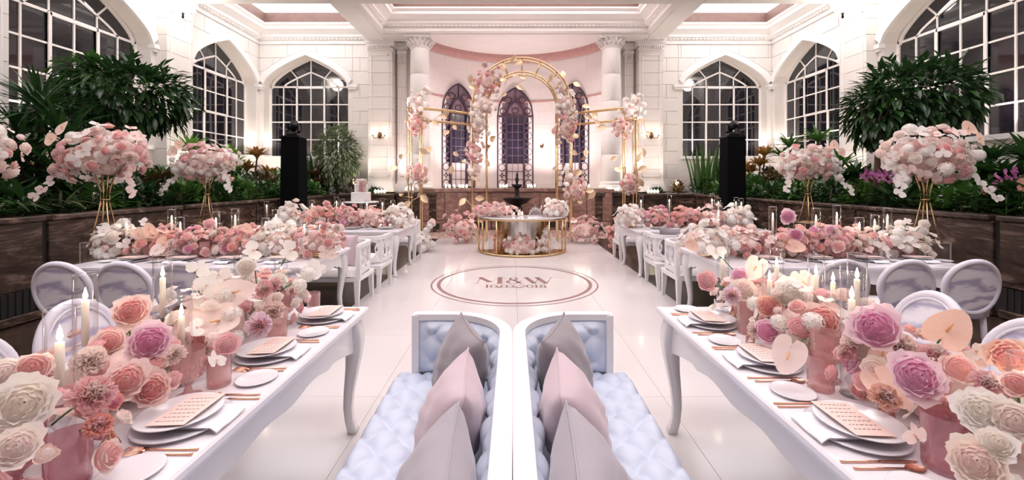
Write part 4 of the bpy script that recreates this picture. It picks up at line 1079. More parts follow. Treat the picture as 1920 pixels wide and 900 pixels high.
def fm(kind, c, v=0):
    key = (kind, c, v % 2)
    if key in FM: return FM[key]
    inner = {'white': 'cream', 'cream': 'blush', 'blush': 'rosy', 'pink': 'pink', 'peach': 'rosy', 'mauve': 'orchidpink', 'coral': 'deep', 'deep': 'deep', 'apricot': 'coral', 'magenta': 'deep'}[c]
    inner_s = {'white': 'white', 'cream': 'white', 'blush': 'blush', 'pink': 'blush', 'peach': 'blush', 'mauve': 'pink', 'coral': 'pink', 'deep': 'deep', 'apricot': 'peach', 'magenta': 'magenta'}[c]
    sd = hash((kind, v)) % 1000 if False else (len(kind) * 37 + v * 91 + len(c) * 13)
    if kind == 'rose': me = rose_mesh(c, inner if c not in ('white',) else 'cream', sd, 26, 0.05)
    elif kind == 'bigrose': me = rose_mesh(c, inner, sd, 30, 0.06, 1.0, 6, 5)
    elif kind == 'bud': me = rose_mesh(c, inner_s, sd, 14, 0.03, 0.75, 3, 3)
    elif kind == 'carnation': me = carnation_mesh(c, inner_s, sd)
    elif kind == 'orchid': me = orchid_mesh(c, {'white': 'blush', 'cream': 'peach', 'blush': 'pink'}.get(c, 'pink'), sd)
    elif kind == 'hydrangea': me = hydrangea_mesh(c, inner_s, sd)
    elif kind == 'spathe': me = spathe_mesh(c)
    FM[key] = me; return me
SPADIX = MB().tube([(0, 0, 0.02), (0, 0.18, 0.22), (0, 0.40, 0.34)], [0.055, 0.06, 0.03], 8).mesh('spadix', 'spadix', True)
def anthurium(root, loc, n, spin, sc, c, stem=None):
    o = inst('anthurium', fm('spathe', c), root, loc, n, spin, sc); o2 = ob('spadix', SPADIX, o)
    return o
def bloom(root, kind, c, loc, n, r):
    if kind == 'anthurium': return anthurium(root, loc, n, FR.uniform(0, 6.28), r * 1.15, c)
    nm = {'bigrose': 'rose', 'bud': 'rose_bud'}.get(kind, kind)
    return inst(nm, fm(kind, c, FR.randrange(2)), root, loc, n, FR.uniform(0, 6.28), r)
def pick(pal):
    t = FR.random() * sum(w_ for *_, w_ in pal)
    for k, c, w_ in pal:
        t -= w_
        if t <= 0: return k, c
    return pal[0][0], pal[0][1]
def lumpy(rx, ry, rz, name='foliage', mt='filler', parent=None, loc=(0, 0, 0)):
    m = MB(); W = Vector(parent.location) + Vector(loc)
    def fn(u, v):
        a = 2 * PI * u; e = PI * v; k = 1 + 0.10 * math.sin(5 * a + 3 * e) * math.sin(4 * e)
        return (rx * k * math.sin(e) * math.cos(a), ry * k * math.sin(e) * math.sin(a), rz * k * math.cos(e))
    m.grid(fn, 32, 14)
    hit = [any(W.z + v[2] < top + 0.03 and math.hypot(W.x + v[0] - x, W.y + v[1] - y) < ro + 0.016 for x, y, ro, top in OBS if abs(W.x + v[0] - x) < 0.3) for v in m.v]
    keep = [i for i, f in enumerate(m.f) if not any(hit[j] for j in f)]
    m.f = [m.f[i] for i in keep]; m.m = [0] * len(keep)
    return m.build(name, mt, parent, True, loc)
REACH = {'anthurium': 1.30, 'hydrangea': 1.12, 'orchid': 1.0}
def place(root, k, col, p, nrm, s_):
    """one bloom, local to root: clear of its surroundings and not below the surface the arrangement stands on"""
    W = Vector(root.location); rid = root.name; rc = REACH.get(k, 1.0)
    if p.z < s_ * 0.62: p.z = s_ * 0.62; nrm = (nrm + Vector((0, 0, 0.6))).normalized()
    pw, kk = avoid(W + p, s_ * rc, rid); s_ *= kk
    o = bloom(root, k, col, pw - W, nrm, s_)
    z = o.location.z + lowest(o)
    if z < 0.003: o.location.z += 0.003 - z
    remember(W + o.location, s_ * rc, rid); return o
def mass(root, c, rad, n, pal, size, tmin=-0.15, tmax=1.0, core=0.80, jit=0.12, up=0.35):
    """blooms over an ellipsoid, facing outwards; c is in the local space of root"""
    c = Vector(c); off = FR.uniform(0, 6)
    if core: lumpy(rad[0] * core, rad[1] * core, min(rad[2] * core, max(0.02, c.z / 1.12)), parent=root, loc=c)
    for i in range(n):
        t = tmax - (tmax - tmin) * (i + 0.5) / n; rr = math.sqrt(max(0, 1 - t * t)); a = off + i * 2.399
        d = Vector((rr * math.cos(a), rr * math.sin(a), t)); j = 1 + FR.uniform(-jit, jit * 1.4)
        p = c + Vector((d.x * rad[0], d.y * rad[1], d.z * rad[2])) * j
        nrm = Vector((d.x / rad[0], d.y / rad[1], d.z / rad[2])).normalized(); nrm = (nrm + Vector((0, 0, up)) + Vector((FR.uniform(-.3, .3), FR.uniform(-.3, .3), FR.uniform(-.2, .2)))).normalized()
        k, col = pick(pal); s_ = FR.uniform(*size) * {'orchid': 1.05, 'hydrangea': 1.15, 'bud': 0.75, 'anthurium': 1.4}.get(k, 1.0)
        place(root, k, col, p, nrm, s_)
WHITE = [('orchid', 'white', 4), ('hydrangea', 'white', 3), ('rose', 'white', 2), ('rose', 'cream', 1), ('bud', 'blush', 1)]
PINK = [('rose', 'blush', 4), ('rose', 'pink', 3), ('carnation', 'pink', 2), ('bud', 'peach', 1.5), ('rose', 'mauve', 1), ('carnation', 'blush', 2)]
PEACH = [('rose', 'peach', 3), ('rose', 'blush', 3), ('anthurium', 'peach', 0.8), ('bud', 'coral', 1), ('carnation', 'pink', 2), ('rose', 'cream', 1)]
BLUSH = [('rose', 'blush', 4), ('rose', 'cream', 2), ('orchid', 'blush', 3), ('hydrangea', 'blush', 1.5), ('rose', 'pink', 1), ('orchid', 'white', 2)]
NAMEP = {id(WHITE): 'white orchids and hydrangeas', id(PINK): 'pink roses and carnations', id(PEACH): 'peach roses and anthuriums', id(BLUSH): 'blush roses and pale orchids'}

def tumbler_mesh(r, h, goblet=False):
    m = MB()
    if goblet:
        prof = [(r * 0.85, 0), (r * 0.9, 0.006), (r * 0.3, 0.02), (r * 0.22, h * 0.22), (r * 0.35, h * 0.30), (r * 0.85, h * 0.42), (r * 1.0, h * 0.62), (r * 1.02, h * 0.8), (r * 1.05, h)]
        m.lathe(prof, 20, cap=False)
        for k in range(10):
            a = 2 * PI * k / 10
            for zc in (0.52, 0.68): m.tube([((r * 0.97 + 0.002) * math.cos(a + 0.22 * math.cos(b)), (r * 0.97 + 0.002) * math.sin(a + 0.22 * math.cos(b)), h * (zc + 0.07 * math.sin(b))) for b in [2 * PI * q / 8 for q in range(8)]], 0.0016, 4, True)
    else:
        prof = [(0.0, 0.004), (r * 0.92, 0.0), (r * 0.96, 0.012), (r * 0.93, 0.018)]
        nz = 14
        for i in range(nz): prof += [(r * (0.93 + 0.05 * i / nz), 0.02 + (h - 0.03) * i / nz), (r * (0.96 + 0.05 * i / nz), 0.02 + (h - 0.03) * (i + 0.5) / nz)]
        prof += [(r * 1.0, h)]
        m.lathe(prof, 24, cap=False)
    return m
GL = {}
def tumbler(p, r, h, label, group, mt='pink_glass', goblet=False):
    p = clear_spot(p, r * 1.06); obstacle(p.x, p.y, r * 1.06, p.z + h)
    key = (round(r, 3), round(h, 3), mt, goblet)
    if key not in GL: GL[key] = tumbler_mesh(r, h, goblet).mesh('glass', mt, True)
    o = ob('water_goblet' if goblet else 'glass_tumbler', GL[key], None, p); tag(o, label, 'glass', group); return o

# --- place settings
def plate_mesh(r, mt, h=0.016): return MB().lathe([(0.0, 0.002), (r * 0.62, 0.0), (r * 0.70, 0.003), (r * 0.97, h), (r, h), (r, h + 0.003), (r * 0.95, h + 0.003), (r * 0.68, 0.008), (0.0, 0.007)], 36).mesh('plate', mt, True)
PLM = {'dinner': plate_mesh(0.142, 'china_grey', 0.012), 'salad': plate_mesh(0.126, 'china', 0.012), 'bread': plate_mesh(0.078, 'china', 0.010)}
def napkin_mesh():
    m = MB()
    def fn(u, v):
        y = -0.164 + 0.25 * v; x = -0.075 + 0.15 * u; r = math.hypot(x, y)
        z = 0.0245 + 0.002 * math.sin(u * 9) - max(0, -y - 0.146) * 0.8
        return (x, y, max(z, 0.006))
    m.grid(fn, 8, 12)
    def fb(u, v):
        p = fn(u, v); return (p[0], p[1], p[2] - 0.004)
    m.grid(lambda u, v: fb(1 - u, v), 8, 12); return m.mesh('napkin', 'napkin', True)
NAP = napkin_mesh()
MENU = MB().bbox(-0.062, 0.062, -0.100, 0.100, 0, 0.0012, 0.0003).mesh('menu_card', 'menu_paper')
def knife_mesh(): return MB().tube([(0, -0.115, 0.004), (0, -0.02, 0.004), (0, 0.0, 0.004)], [0.0042, 0.0036, 0.003], 6).add([(-0.009, 0.0, 0.003), (0.004, 0.0, 0.003), (0.006, 0.09, 0.003), (-0.002, 0.115, 0.003), (-0.009, 0.09, 0.003)], [(0, 1, 2, 3, 4)]).mesh('knife', 'copper', True)
def fork_mesh():
    m = MB().tube([(0, -0.11, 0.004), (0, 0.03, 0.004), (0, 0.05, 0.003)], [0.0045, 0.0028, 0.004], 6)
    m.box(-0.010, 0.010, 0.048, 0.066, 0.0015, 0.004)
    for x in (-0.0085, -0.003, 0.003, 0.0085): m.tube([(x, 0.062, 0.003), (x, 0.10, 0.006), (x * 0.9, 0.112, 0.005)], [0.0016, 0.0014, 0.0008], 4)
    return m.mesh('fork', 'copper', True)
def spoon_mesh():
    m = MB().tube([(0, -0.10, 0.004), (0, 0.05, 0.004)], [0.0045, 0.0028], 6)
    m.grid(lambda u, v: (0.019 * (2 * u - 1) * math.sin(PI * (0.05 + 0.9 * v)), 0.045 + 0.06 * v, 0.006 - 0.005 * math.sin(PI * v) * (1 - (2 * u - 1) ** 2)), 6, 8)
    return m.mesh('spoon', 'copper', True)
KN, FK, SP = knife_mesh(), fork_mesh(), spoon_mesh()
def menu_lines(parent):
    m = MB(); rr = random.Random(3)
    for k in range(7):
        y = 0.075 - k * 0.024; x = -0.046 + rr.uniform(0, 0.006)
        while x < 0.040:
            l = rr.uniform(0.006, 0.014); m.add([(x, y, 0.00135), (x + l, y + 0.0006, 0.00135), (x + l + 0.0012, y + 0.0045, 0.00135), (x + 0.0012, y + 0.004, 0.00135)], [(0, 1, 2, 3)]); x += l + 0.004
    return m.mesh('print', 'ink')
PRINT = menu_lines(None)
def setting(p, rz, tn, grp, bread=None, detail=True, cutl=True):
    """p = plate centre on the table, rz: local -y points at the diner"""
    Rz = Matrix.Rotation(rz, 3, 'Z'); obstacle(p.x, p.y, 0.144, p.z + 0.06)
    def at(x, y, z=0): q = Rz @ Vector((x, y, 0)); return (p.x + q.x, p.y + q.y, p.z + z)
    o = ob('dinner_plate', PLM['dinner'], None, at(0, 0, 0)); tag(o, 'grey-white dinner plate under a salad plate on ' + tn, 'plate', 'dinner plates on ' + grp)
    if detail: o = ob('napkin', NAP, None, at(0, 0, 0.0), rz); tag(o, 'white linen napkin folded between two plates on ' + tn, 'napkin', 'napkins on ' + grp)
    o = ob('salad_plate', PLM['salad'], None, at(0, 0.012, 0.0275 if detail else 0.012)); tag(o, 'white salad plate stacked on a dinner plate on ' + tn, 'plate', 'salad plates on ' + grp)
    if detail:
        t = ob('menu_card', MENU, None, at(0.0, -0.015, 0.047), rz + PI / 2 * 1.0); t.rotation_euler = (0.0, 0.03, rz + PI / 2); tag(t, 'blush printed menu card lying on a salad plate on ' + tn, 'menu card', 'menu cards on ' + grp); ob('printed_lines', PRINT, t)
    if bread is not None:
        obstacle(bread.x, bread.y, 0.080, p.z + 0.02)
        o = ob('bread_plate', PLM['bread'], None, bread); tag(o, 'small white bread plate on ' + tn, 'plate', 'bread plates on ' + grp)
    if cutl:
        for nm, me, x in (('fork', FK, -0.150), ('fork', FK, -0.173), ('knife', KN, 0.151), ('spoon', SP, 0.181)):
            for yy, rr in ((-0.11, 0.008), (0.0, 0.010), (0.08, 0.019 if nm == 'spoon' else 0.011)): q_ = at(x, yy - 0.05, 0); obstacle(q_[0], q_[1], rr, p.z + 0.012)
            o = ob(nm, me, None, at(x, -0.05, 0), rz); tag(o, 'rose gold ' + nm + ' laid beside a plate on ' + tn, nm, nm + 's on ' + grp)
def spotX(px, py, d): q = PZ(px, py, TH_); q.y = d; return q
for a, da, b, db in (((345, 792), 1.44, (268, 872), 1.186), ((510, 662), 2.00, (482, 712), 1.748), ((606, 597), 2.533, (587, 626), 2.281)):
    setting(spotX(*a, da), PI / 2, 'the mauve rose sofa table', 'the mauve rose sofa table', spotX(*b, db))
for a, da, b, db in (((1598, 806), 1.385, (1482, 734), 1.638), ((1440, 684), 1.912, (1355, 638), 2.164), ((1327, 604), 2.440, (1282, 577), 2.692)):
    setting(spotX(*a, da), -PI / 2, 'the peach anthurium sofa table', 'the peach anthurium sofa table', spotX(*b, db))
q_ = spotX(1690, 895, 1.105); obstacle(q_.x, q_.y, 0.080, TH_ + 0.02)
tag(ob('bread_plate', PLM['bread'], None, q_), 'small white bread plate on the peach anthurium sofa table', 'plate', 'bread plates on the peach anthurium sofa table')
def set_row(pxs, py, tn, dpx, det):
    for px in pxs:
        q = PZ(px, py, TH_); setting(q, 0, tn, tn, PZ(px - dpx, py + 1, TH_), det, False)
set_row([248, 340, 432, 524], 490, 'the magnolia table', 46, True)
set_row([1440, 1535, 1630, 1722], 489, 'the table by the purple orchids', -46, True)
set_row([600, 662, 724], 429, 'the table nearest the cake', 30, False)
set_row([1235, 1296, 1360], 429, 'the table nearest the snake plants', -30, False)
# --- hurricane candles
CND = {}
def stick_profile(h):
    return [(0.038, 0), (0.040, 0.006), (0.030, 0.012), (0.012, 0.02), (0.012, h * 0.2), (0.024, h * 0.3), (0.012, h * 0.42), (0.026, h * 0.54), (0.012, h * 0.66), (0.022, h * 0.75), (0.012, h * 0.84), (0.026, h * 0.95), (0.026, h)]
def hurricane(p, top, label, clabel, group, rad=0.040, frac=0.42, flame_px=1.0):
    """glass cylinder over a crystal candlestick, and the taper candle standing in it; p on the table, top = world z of the rim"""
    p = clear_spot(p, rad); obstacle(p.x, p.y, rad * 1.03, top)
    hh = round(top - p.z, 2); hs = round(hh * frac, 2); key = (hh, rad)
    if key not in CND:
        m = MB().lathe([(rad * 1.0, 0), (rad, hh - 0.006), (rad * 1.03, hh), (rad * 0.96, hh)], 20, cap=False)
        CND[key] = (m.mesh('cylinder', 'glass', True), MB().lathe(stick_profile(hs), 12).mesh('candlestick', 'crystal', True))
        CND[key + ('r',)] = MB().tube([(rad * math.cos(2 * PI * i / 20), rad * math.sin(2 * PI * i / 20), hh) for i in range(20)], 0.0014, 4, True).mesh('rim', 'crystal', True)
        wh = hh * (1 - frac) * 0.62
        CND[key + ('c',)] = (MB().lathe([(0.0115, 0), (0.0115, wh), (0.008, wh + 0.003), (0, wh + 0.001)], 12).mesh('wax', 'wax', True),
                             MB().tube([(0, 0, wh), (0.001, 0, wh + 0.012)], 0.0012, 4).mesh('wick', 'wick'),
                             MB().lathe([(0.0, 0), (0.0055, 0.006), (0.0075, 0.014), (0.0050, 0.028), (0.0015, 0.042), (0, 0.048)], 8).mesh('flame', 'flame', True), wh)
    t = thing('hurricane_candle_holder', label, 'candle holder', p, 0, group)
    a, b = CND[key]; ob('glass_cylinder', a, t); ob('candlestick', b, t); ob('rim', CND[key + ('r',)], t)
    c = thing('taper_candle', clabel, 'candle', (p.x, p.y, p.z + hs - 0.004), 0, group + ' candles')
    a, b, f, wh = CND[key + ('c',)]; ob('wax', a, c); ob('wick', b, c); ob('flame', f, c, (0, 0, wh + 0.006))
def hur_group(lst, X, gname, tname, where):
    for (px, ytop, Xv), wh_ in zip(lst, where):
        d = F * Xv / (px - CXP); top = H - (ytop - CYP) * d / F
        hurricane(Vector((Xv, d, TH_)), max(TH_ + 0.26, top), 'clear glass hurricane with crystal candlestick ' + wh_, 'lit ivory taper candle in the hurricane ' + wh_, gname, rad=0.036)
hur_group([(112, 575, -1.36), (305, 478, -1.58), (160, 513, -1.62), (340, 557, -1.34), (527, 488, -1.40), (452, 480, -1.60)], 0, 'hurricanes among the mauve roses', '', ['behind the big white rose', 'behind the mauve rose and peach-blush rose', 'between the big white rose and an oval chair', 'beside the pink goblet', 'at the lisianthus end of the mauve rose table', 'among the white orchids of the mauve rose table'])
hur_group([(1355, 455, 1.32), (1456, 466, 1.52), (1443, 498, 1.38), (1530, 480, 1.52), (1562, 494, 1.66), (1607, 475, 1.52), (1597, 510, 1.30), (1925, 665, 1.36)], 0, 'hurricanes among the peach anthuriums', '', ['beside the pink rosebud and copper card holder', 'behind the cream anthurium', 'short, between cream anthurium and white rose', 'tall, behind the white rose and blush rose', 'short, in the cluster behind the blush rose', 'tallest, in the cluster behind the mauve rose', 'touching the front of the mauve rose', 'beside the cream roses and peach rose'])
def hur_row(lst, d0, gname, tname):
    for px, yt, dd in lst:
        d = d0 + dd; X = (px - CXP) * d / F; top = H - (yt - CYP) * d / F
        hurricane(Vector((X, d, TH_)), top, 'clear glass hurricane with crystal candlestick on ' + tname, 'lit ivory taper candle in a hurricane on ' + tname, gname, rad=0.041)
hur_row([(237, 409, -0.10), (322, 393, 0.10), (338, 408, -0.08), (405, 397, 0.0), (441, 392, 0.08), (498, 408, -0.06), (517, 393, 0.25), (570, 414, 0.0), (600, 409, 0.05)], 4.68, 'hurricanes on the magnolia table', 'the table of magnolia flowers')
hur_row([(1347, 380, 0.10), (1449, 388, 0.05), (1530, 391, -0.05), (1569, 386, 0.12), (1612, 408, -0.08), (1640, 403, 0.06), (1664, 389, 0.0)], 4.62, 'hurricanes on the table by the purple orchids', 'the table by the purple orchids')
hur_row([(500, 378, 0.0), (585, 376, 0.0), (631, 370, -0.1), (642, 373, 0.1), (688, 375, -0.05), (717, 372, 0.1), (737, 376, 0.0)], 7.6, 'hurricanes on the table nearest the cake', 'the table nearest the cake')
hur_row([(1202, 367, 0.0), (1255, 366, 0.1), (1335, 363, -0.05), (1347, 371, 0.1), (1380, 370, 0.0), (1390, 372, 0.15)], 7.6, 'hurricanes on the table nearest the snake plants', 'the table nearest the snake plants')

# --- glasses
for px, py, r, h, g, mt in ((425, 722, 0.044, 0.125, 0, 'pink_glass'), (386, 738, 0.052, 0.185, 1, 'pink_glass'), (522, 634, 0.050, 0.16, 0, 'pink_glass'), (588, 580, 0.040, 0.11, 0, 'pink_glass'), (550, 605, 0.052, 0.18, 1, 'pink_glass'),
                            (138, 912, 0.050, 0.14, 0, 'rose_glass'), (38, 925, 0.056, 0.18, 1, 'rose_glass')):
    tumbler(PZ(px, py, TH_), r, h, ('pink pressed glass goblet' if g else 'pink ribbed glass tumbler') + ' on the mauve rose sofa table', ('goblets' if g else 'tumblers') + ' on the mauve rose sofa table', mt, bool(g))
for px, py, r, h, g, mt in ((1394, 622, 0.045, 0.16, 0, 'pink_glass'), (1528, 735, 0.048, 0.135, 0, 'pink_glass'), (1545, 715, 0.054, 0.20, 1, 'pink_glass'), (1741, 866, 0.054, 0.16, 0, 'rose_glass'), (1716, 820, 0.056, 0.20, 1, 'pink_glass')):
    tumbler(PZ(px, py, TH_), r, h, ('pink pressed glass goblet' if g else 'pink ribbed glass tumbler') + ' on the peach anthurium sofa table', ('goblets' if g else 'tumblers') + ' on the peach anthurium sofa table', mt, bool(g))
def glass_row(pxs, cy, tn):
    for i, px in enumerate(pxs):
        X = (px - CXP) * cy / F; g = i % 3 == 0
        tumbler(Vector((X, cy, TH_)), 0.046, 0.17 if g else 0.13, ('pink goblet before the flowers of ' if g else 'pink tumbler before the flowers of ') + tn, ('goblets of ' if g else 'tumblers of ') + tn, 'pink_glass', g)
glass_row([258, 278, 365, 380, 460, 472, 540, 552], 4.54, 'the magnolia table')
glass_row([1415, 1430, 1520, 1536, 1600, 1615, 1685, 1700], 4.54, 'the table by the purple orchids')
glass_row([600, 612, 665, 676, 720], 7.50, 'the table nearest the cake')
glass_row([1225, 1236, 1290, 1302, 1352], 7.50, 'the table nearest the snake plants')

# small copper card holders
def card_holder(p, label, leaf=False):
    p = clear_spot(p, 0.028); obstacle(p.x, p.y, 0.028, p.z + 0.09)
    root = thing('card_holder', label, 'card holder', p)
    m = MB(); b = [(0.024 * math.cos(a), 0.024 * math.sin(a), 0.003) for a in (0.4, 1.97, 3.54, 5.11)]; t = (0, 0, 0.085); md = [(x * 0.9, y * 0.9, 0.03) for x, y, z in b]
    for i in range(4):
        m.tube([b[i], md[i], (md[i][0] * 0.25, md[i][1] * 0.25, 0.06), t], [0.0032, 0.004, 0.0045, 0.003], 5); m.tube([md[i], md[(i + 1) % 4]], 0.0028, 5); m.tube([b[i], b[(i + 1) % 4]], 0.0024, 5)
    m.build('wire_frame', 'copper', root, True)
    if leaf:
        o = leafshape(0.15, 0.07, 0.3, 0.1, 6).build('pressed_leaf', PET['cream'], root, True); o.location = (0, 0, 0.085); o.rotation_euler = (0, 0, 1.6)
card_holder(PZ(207, 850, TH_), 'small copper wire card holder beside the dusky pink tumbler')
card_holder(PZ(1364, 600, TH_), 'small copper wire card holder clipping a cream leaf', True)
card_holder(PZ(1407, 645, TH_), 'small copper wire card holder beside the ribbed vase of the cream rose')
card_holder(PZ(1652, 790, TH_), 'small copper wire card holder beside the peach carnations')
# --- table runners of flowers: several low arrangements on each table
def centerpiece(label, cx, cy, rx, ry, h, n, pal, size, hero=(), up=0.35, extra=None, core=0.8):
    root = thing('floral_centerpiece', label, 'flowers', (cx, cy, TH_))
    bp = clear_spot((cx, cy, TH_), 0.085) - Vector((cx, cy, TH_)); bp.z = 0
    MB().lathe([(0.045, 0.0), (0.075, 0.02), (0.082, 0.05), (0.07, 0.055)], 16).build('bowl', 'gold', root, True, bp)
    mass(root, (0, 0, h * 0.42), (rx, ry, h * 0.58), int(n * 1.2), pal, (size[0] * 0.78, size[1]), -0.45, 1.0, core * 0.84, 0.13 if len(hero) > 4 else 0.24, up)
    for px, py, rpx, X, k, c in hero:
        p = PX(px, py, X); r = rpx * p.y / F; v = (Vector((0, 0, H)) - p).normalized(); nn = (v + Vector((FR.uniform(-.35, .35), FR.uniform(-.2, .2), FR.uniform(0.0, 0.45)))).normalized()
        r *= 0.90 if k != 'anthurium' else 0.70; eye = Vector((0, 0, H)); ray = p - eye
        for t_ in [1.0] + [1 + sg_ * 0.015 * i_ for i_ in range(1, 17) for sg_ in (-1, 1) if sg_ < 0 or i_ < 6]:
            if not conflicts(eye + ray * t_, r * t_ * REACH.get(k, 1.0)): break
        else: t_ = 1.0
        o = place(root, k, c, eye + ray * t_ - Vector((cx, cy, TH_)), nn, r * t_); p = Vector((cx, cy, TH_)) + o.location
        if True:
            q = Vector((cx, cy, TH_ + 0.08)) + (p - Vector((cx, cy, TH_))) * 0.15; pl = p - Vector((cx, cy, TH_)) - nn * 0.01; ql = Vector((0, 0, h * 0.3))
            pts = [ql.lerp(pl, i / 12) + Vector((0, 0, 0.015 * math.sin(PI * i / 12))) for i in range(13)]; st_ = 0
            for i, q_ in enumerate(pts):
                if any(TH_ + q_.z < top + 0.004 and math.hypot(cx + q_.x - x, cy + q_.y - y) < ro + 0.006 for x, y, ro, top in OBS): st_ = i + 1
            st_ = min(st_, 10); MB().tube(pts[st_:], 0.0032, 5).build('stem', 'stem_green', root, True)
    return root
# sofa tables
centerpiece('mauve and blush rose arrangement beside a pink water goblet', -1.47, 1.62, 0.26, 0.24, 0.25, 34, PINK + BLUSH, (0.036, 0.052),
    [(280, 640, 44, -1.36, 'bigrose', 'mauve'), (245, 582, 37, -1.50, 'bigrose', 'blush'), (236, 712, 44, -1.24, 'bigrose', 'blush'), (284, 728, 38, -1.20, 'bigrose', 'blush'), (322, 712, 20, -1.19, 'rose', 'pink'),
     (215, 752, 18, -1.19, 'rose', 'coral'), (170, 680, 34, -1.42, 'carnation', 'blush'), (330, 665, 22, -1.30, 'carnation', 'blush'), (205, 640, 30, -1.48, 'rose', 'blush'), (370, 640, 25, -1.32, 'rose', 'blush')])
centerpiece('white rose and pink carnation arrangement behind a dusky pink tumbler', -1.35, 1.17, 0.20, 0.20, 0.22, 20, BLUSH + PINK, (0.034, 0.05),
    [(172, 742, 42, -1.16, 'carnation', 'pink'), (185, 800, 28, -1.10, 'carnation', 'coral'), (42, 758, 62, -1.22, 'bigrose', 'white'), (30, 838, 46, -1.12, 'bigrose', 'cream'), (60, 690, 35, -1.35, 'rose', 'blush'), (10, 700, 38, -1.38, 'rose', 'cream')])
centerpiece('white orchid and pink anthurium arrangement with green stems', -1.48, 2.02, 0.26, 0.24, 0.32, 40, WHITE + BLUSH, (0.036, 0.050),
    [(400, 612, 48, -1.24, 'anthurium', 'blush'), (435, 550, 42, -1.32, 'anthurium', 'blush'), (425, 645, 25, -1.18, 'rose', 'pink'), (388, 535, 26, -1.45, 'orchid', 'white'), (370, 505, 22, -1.5, 'orchid', 'white'), (410, 515, 22, -1.48, 'orchid', 'white'), (385, 560, 24, -1.42, 'orchid', 'white'), (420, 585, 26, -1.38, 'rose', 'blush')])
centerpiece('white lisianthus and pink carnation arrangement beside a pressed glass vase', -1.45, 2.42, 0.26, 0.20, 0.31, 40, WHITE + BLUSH, (0.036, 0.050),
    [(485, 610, 28, -1.12, 'carnation', 'mauve'), (497, 543, 20, -1.24, 'carnation', 'pink'), (515, 535, 16, -1.22, 'carnation', 'pink'), (590, 505, 22, -1.18, 'orchid', 'white'), (578, 515, 18, -1.18, 'hydrangea', 'white'), (545, 470, 22, -1.3, 'orchid', 'white'), (475, 470, 22, -1.45, 'orchid', 'white'), (462, 500, 22, -1.42, 'rose', 'white'), (505, 590, 26, -1.2, 'carnation', 'blush')])
centerpiece('pink rose and cream leaf arrangement beside the gold place card holder', 1.45, 2.44, 0.24, 0.20, 0.28, 32, WHITE + BLUSH, (0.036, 0.05),
    [(1325, 527, 22, 1.10, 'rose', 'pink'), (1396, 541, 26, 1.26, 'bigrose', 'cream'), (1388, 516, 20, 1.30, 'rose', 'mauve'), (1418, 500, 30, 1.36, 'anthurium', 'cream'), (1372, 555, 20, 1.18, 'carnation', 'mauve'), (1342, 470, 20, 1.25, 'orchid', 'white')])
centerpiece('white rose arrangement with coral-hearted rose and pink anthurium', 1.48, 2.05, 0.26, 0.24, 0.29, 36, BLUSH + WHITE, (0.036, 0.052),
    [(1442, 575, 26, 1.28, 'bigrose', 'peach'), (1440, 620, 28, 1.20, 'rose', 'mauve'), (1500, 616, 27, 1.26, 'rose', 'pink'), (1478, 662, 46, 1.16, 'anthurium', 'blush'), (1482, 553, 40, 1.40, 'bigrose', 'white'), (1505, 528, 32, 1.50, 'anthurium', 'cream'), (1543, 602, 42, 1.30, 'bigrose', 'blush'), (1420, 620, 20, 1.18, 'carnation', 'blush')])
centerpiece('mauve rose arrangement with the upright peach anthurium', 1.48, 1.56, 0.26, 0.24, 0.26, 34, PINK + PEACH, (0.036, 0.052),
    [(1640, 612, 52, 1.30, 'bigrose', 'mauve'), (1775, 622, 52, 1.42, 'anthurium', 'peach'), (1722, 706, 54, 1.24, 'bigrose', 'mauve'), (1640, 690, 28, 1.22, 'rose', 'cream'), (1618, 660, 24, 1.26, 'rose', 'cream'), (1690, 650, 32, 1.38, 'carnation', 'blush'), (1800, 690, 36, 1.36, 'rose', 'blush'), (1655, 745, 30, 1.16, 'carnation', 'peach'), (1830, 660, 22, 1.48, 'orchid', 'cream')])
centerpiece('cream rose arrangement behind the dark pink tumbler', 1.36, 1.13, 0.20, 0.18, 0.22, 18, BLUSH + PEACH, (0.036, 0.05),
    [(1842, 770, 52, 1.16, 'bigrose', 'white'), (1905, 790, 46, 1.18, 'bigrose', 'cream'), (1832, 868, 54, 1.04, 'bigrose', 'cream'), (1890, 668, 40, 1.38, 'bigrose', 'peach'), (1850, 720, 30, 1.28, 'carnation', 'pink'), (1905, 720, 30, 1.3, 'rose', 'blush'), (1870, 830, 34, 1.08, 'rose', 'white')])
# tables before the settees
HERO = {'peach1480': ((1478, 406, 17, 'bigrose', 'mauve'), (1492, 440, 15, 'bigrose', 'mauve'), (1490, 462, 20, 'anthurium', 'peach')), 'white225': ((195, 430, 13, 'orchid', 'white'), (208, 445, 15, 'rose', 'white'), (270, 416, 9, 'orchid', 'white'), (205, 475, 12, 'orchid', 'white')),
        'peach300': ((258, 437, 16, 'anthurium', 'peach'), (280, 432, 16, 'anthurium', 'peach'), (295, 468, 16, 'anthurium', 'blush')), 'peach445': ((425, 465, 14, 'bigrose', 'mauve'), (462, 428, 14, 'anthurium', 'peach'), (392, 420, 12, 'rose', 'pink')),
        'blush600': ((625, 477, 16, 'anthurium', 'blush'), (608, 425, 9, 'carnation', 'pink'), (633, 428, 10, 'carnation', 'blush'), (645, 448, 7, 'carnation', 'pink')), 'white1325': ((1297, 460, 17, 'anthurium', 'peach'), (1300, 440, 12, 'orchid', 'blush')),
        'white1690': ((1733, 420, 11, 'rose', 'white'), (1748, 477, 8, 'rose', 'white'), (1700, 415, 8, 'orchid', 'white')), 'pink1550': ((1560, 432, 13, 'bigrose', 'mauve'), (1572, 462, 14, 'bigrose', 'blush')),
        'peach600': ((586, 398, 14, 'anthurium', 'peach'), (612, 382, 8, 'rose', 'blush'))}
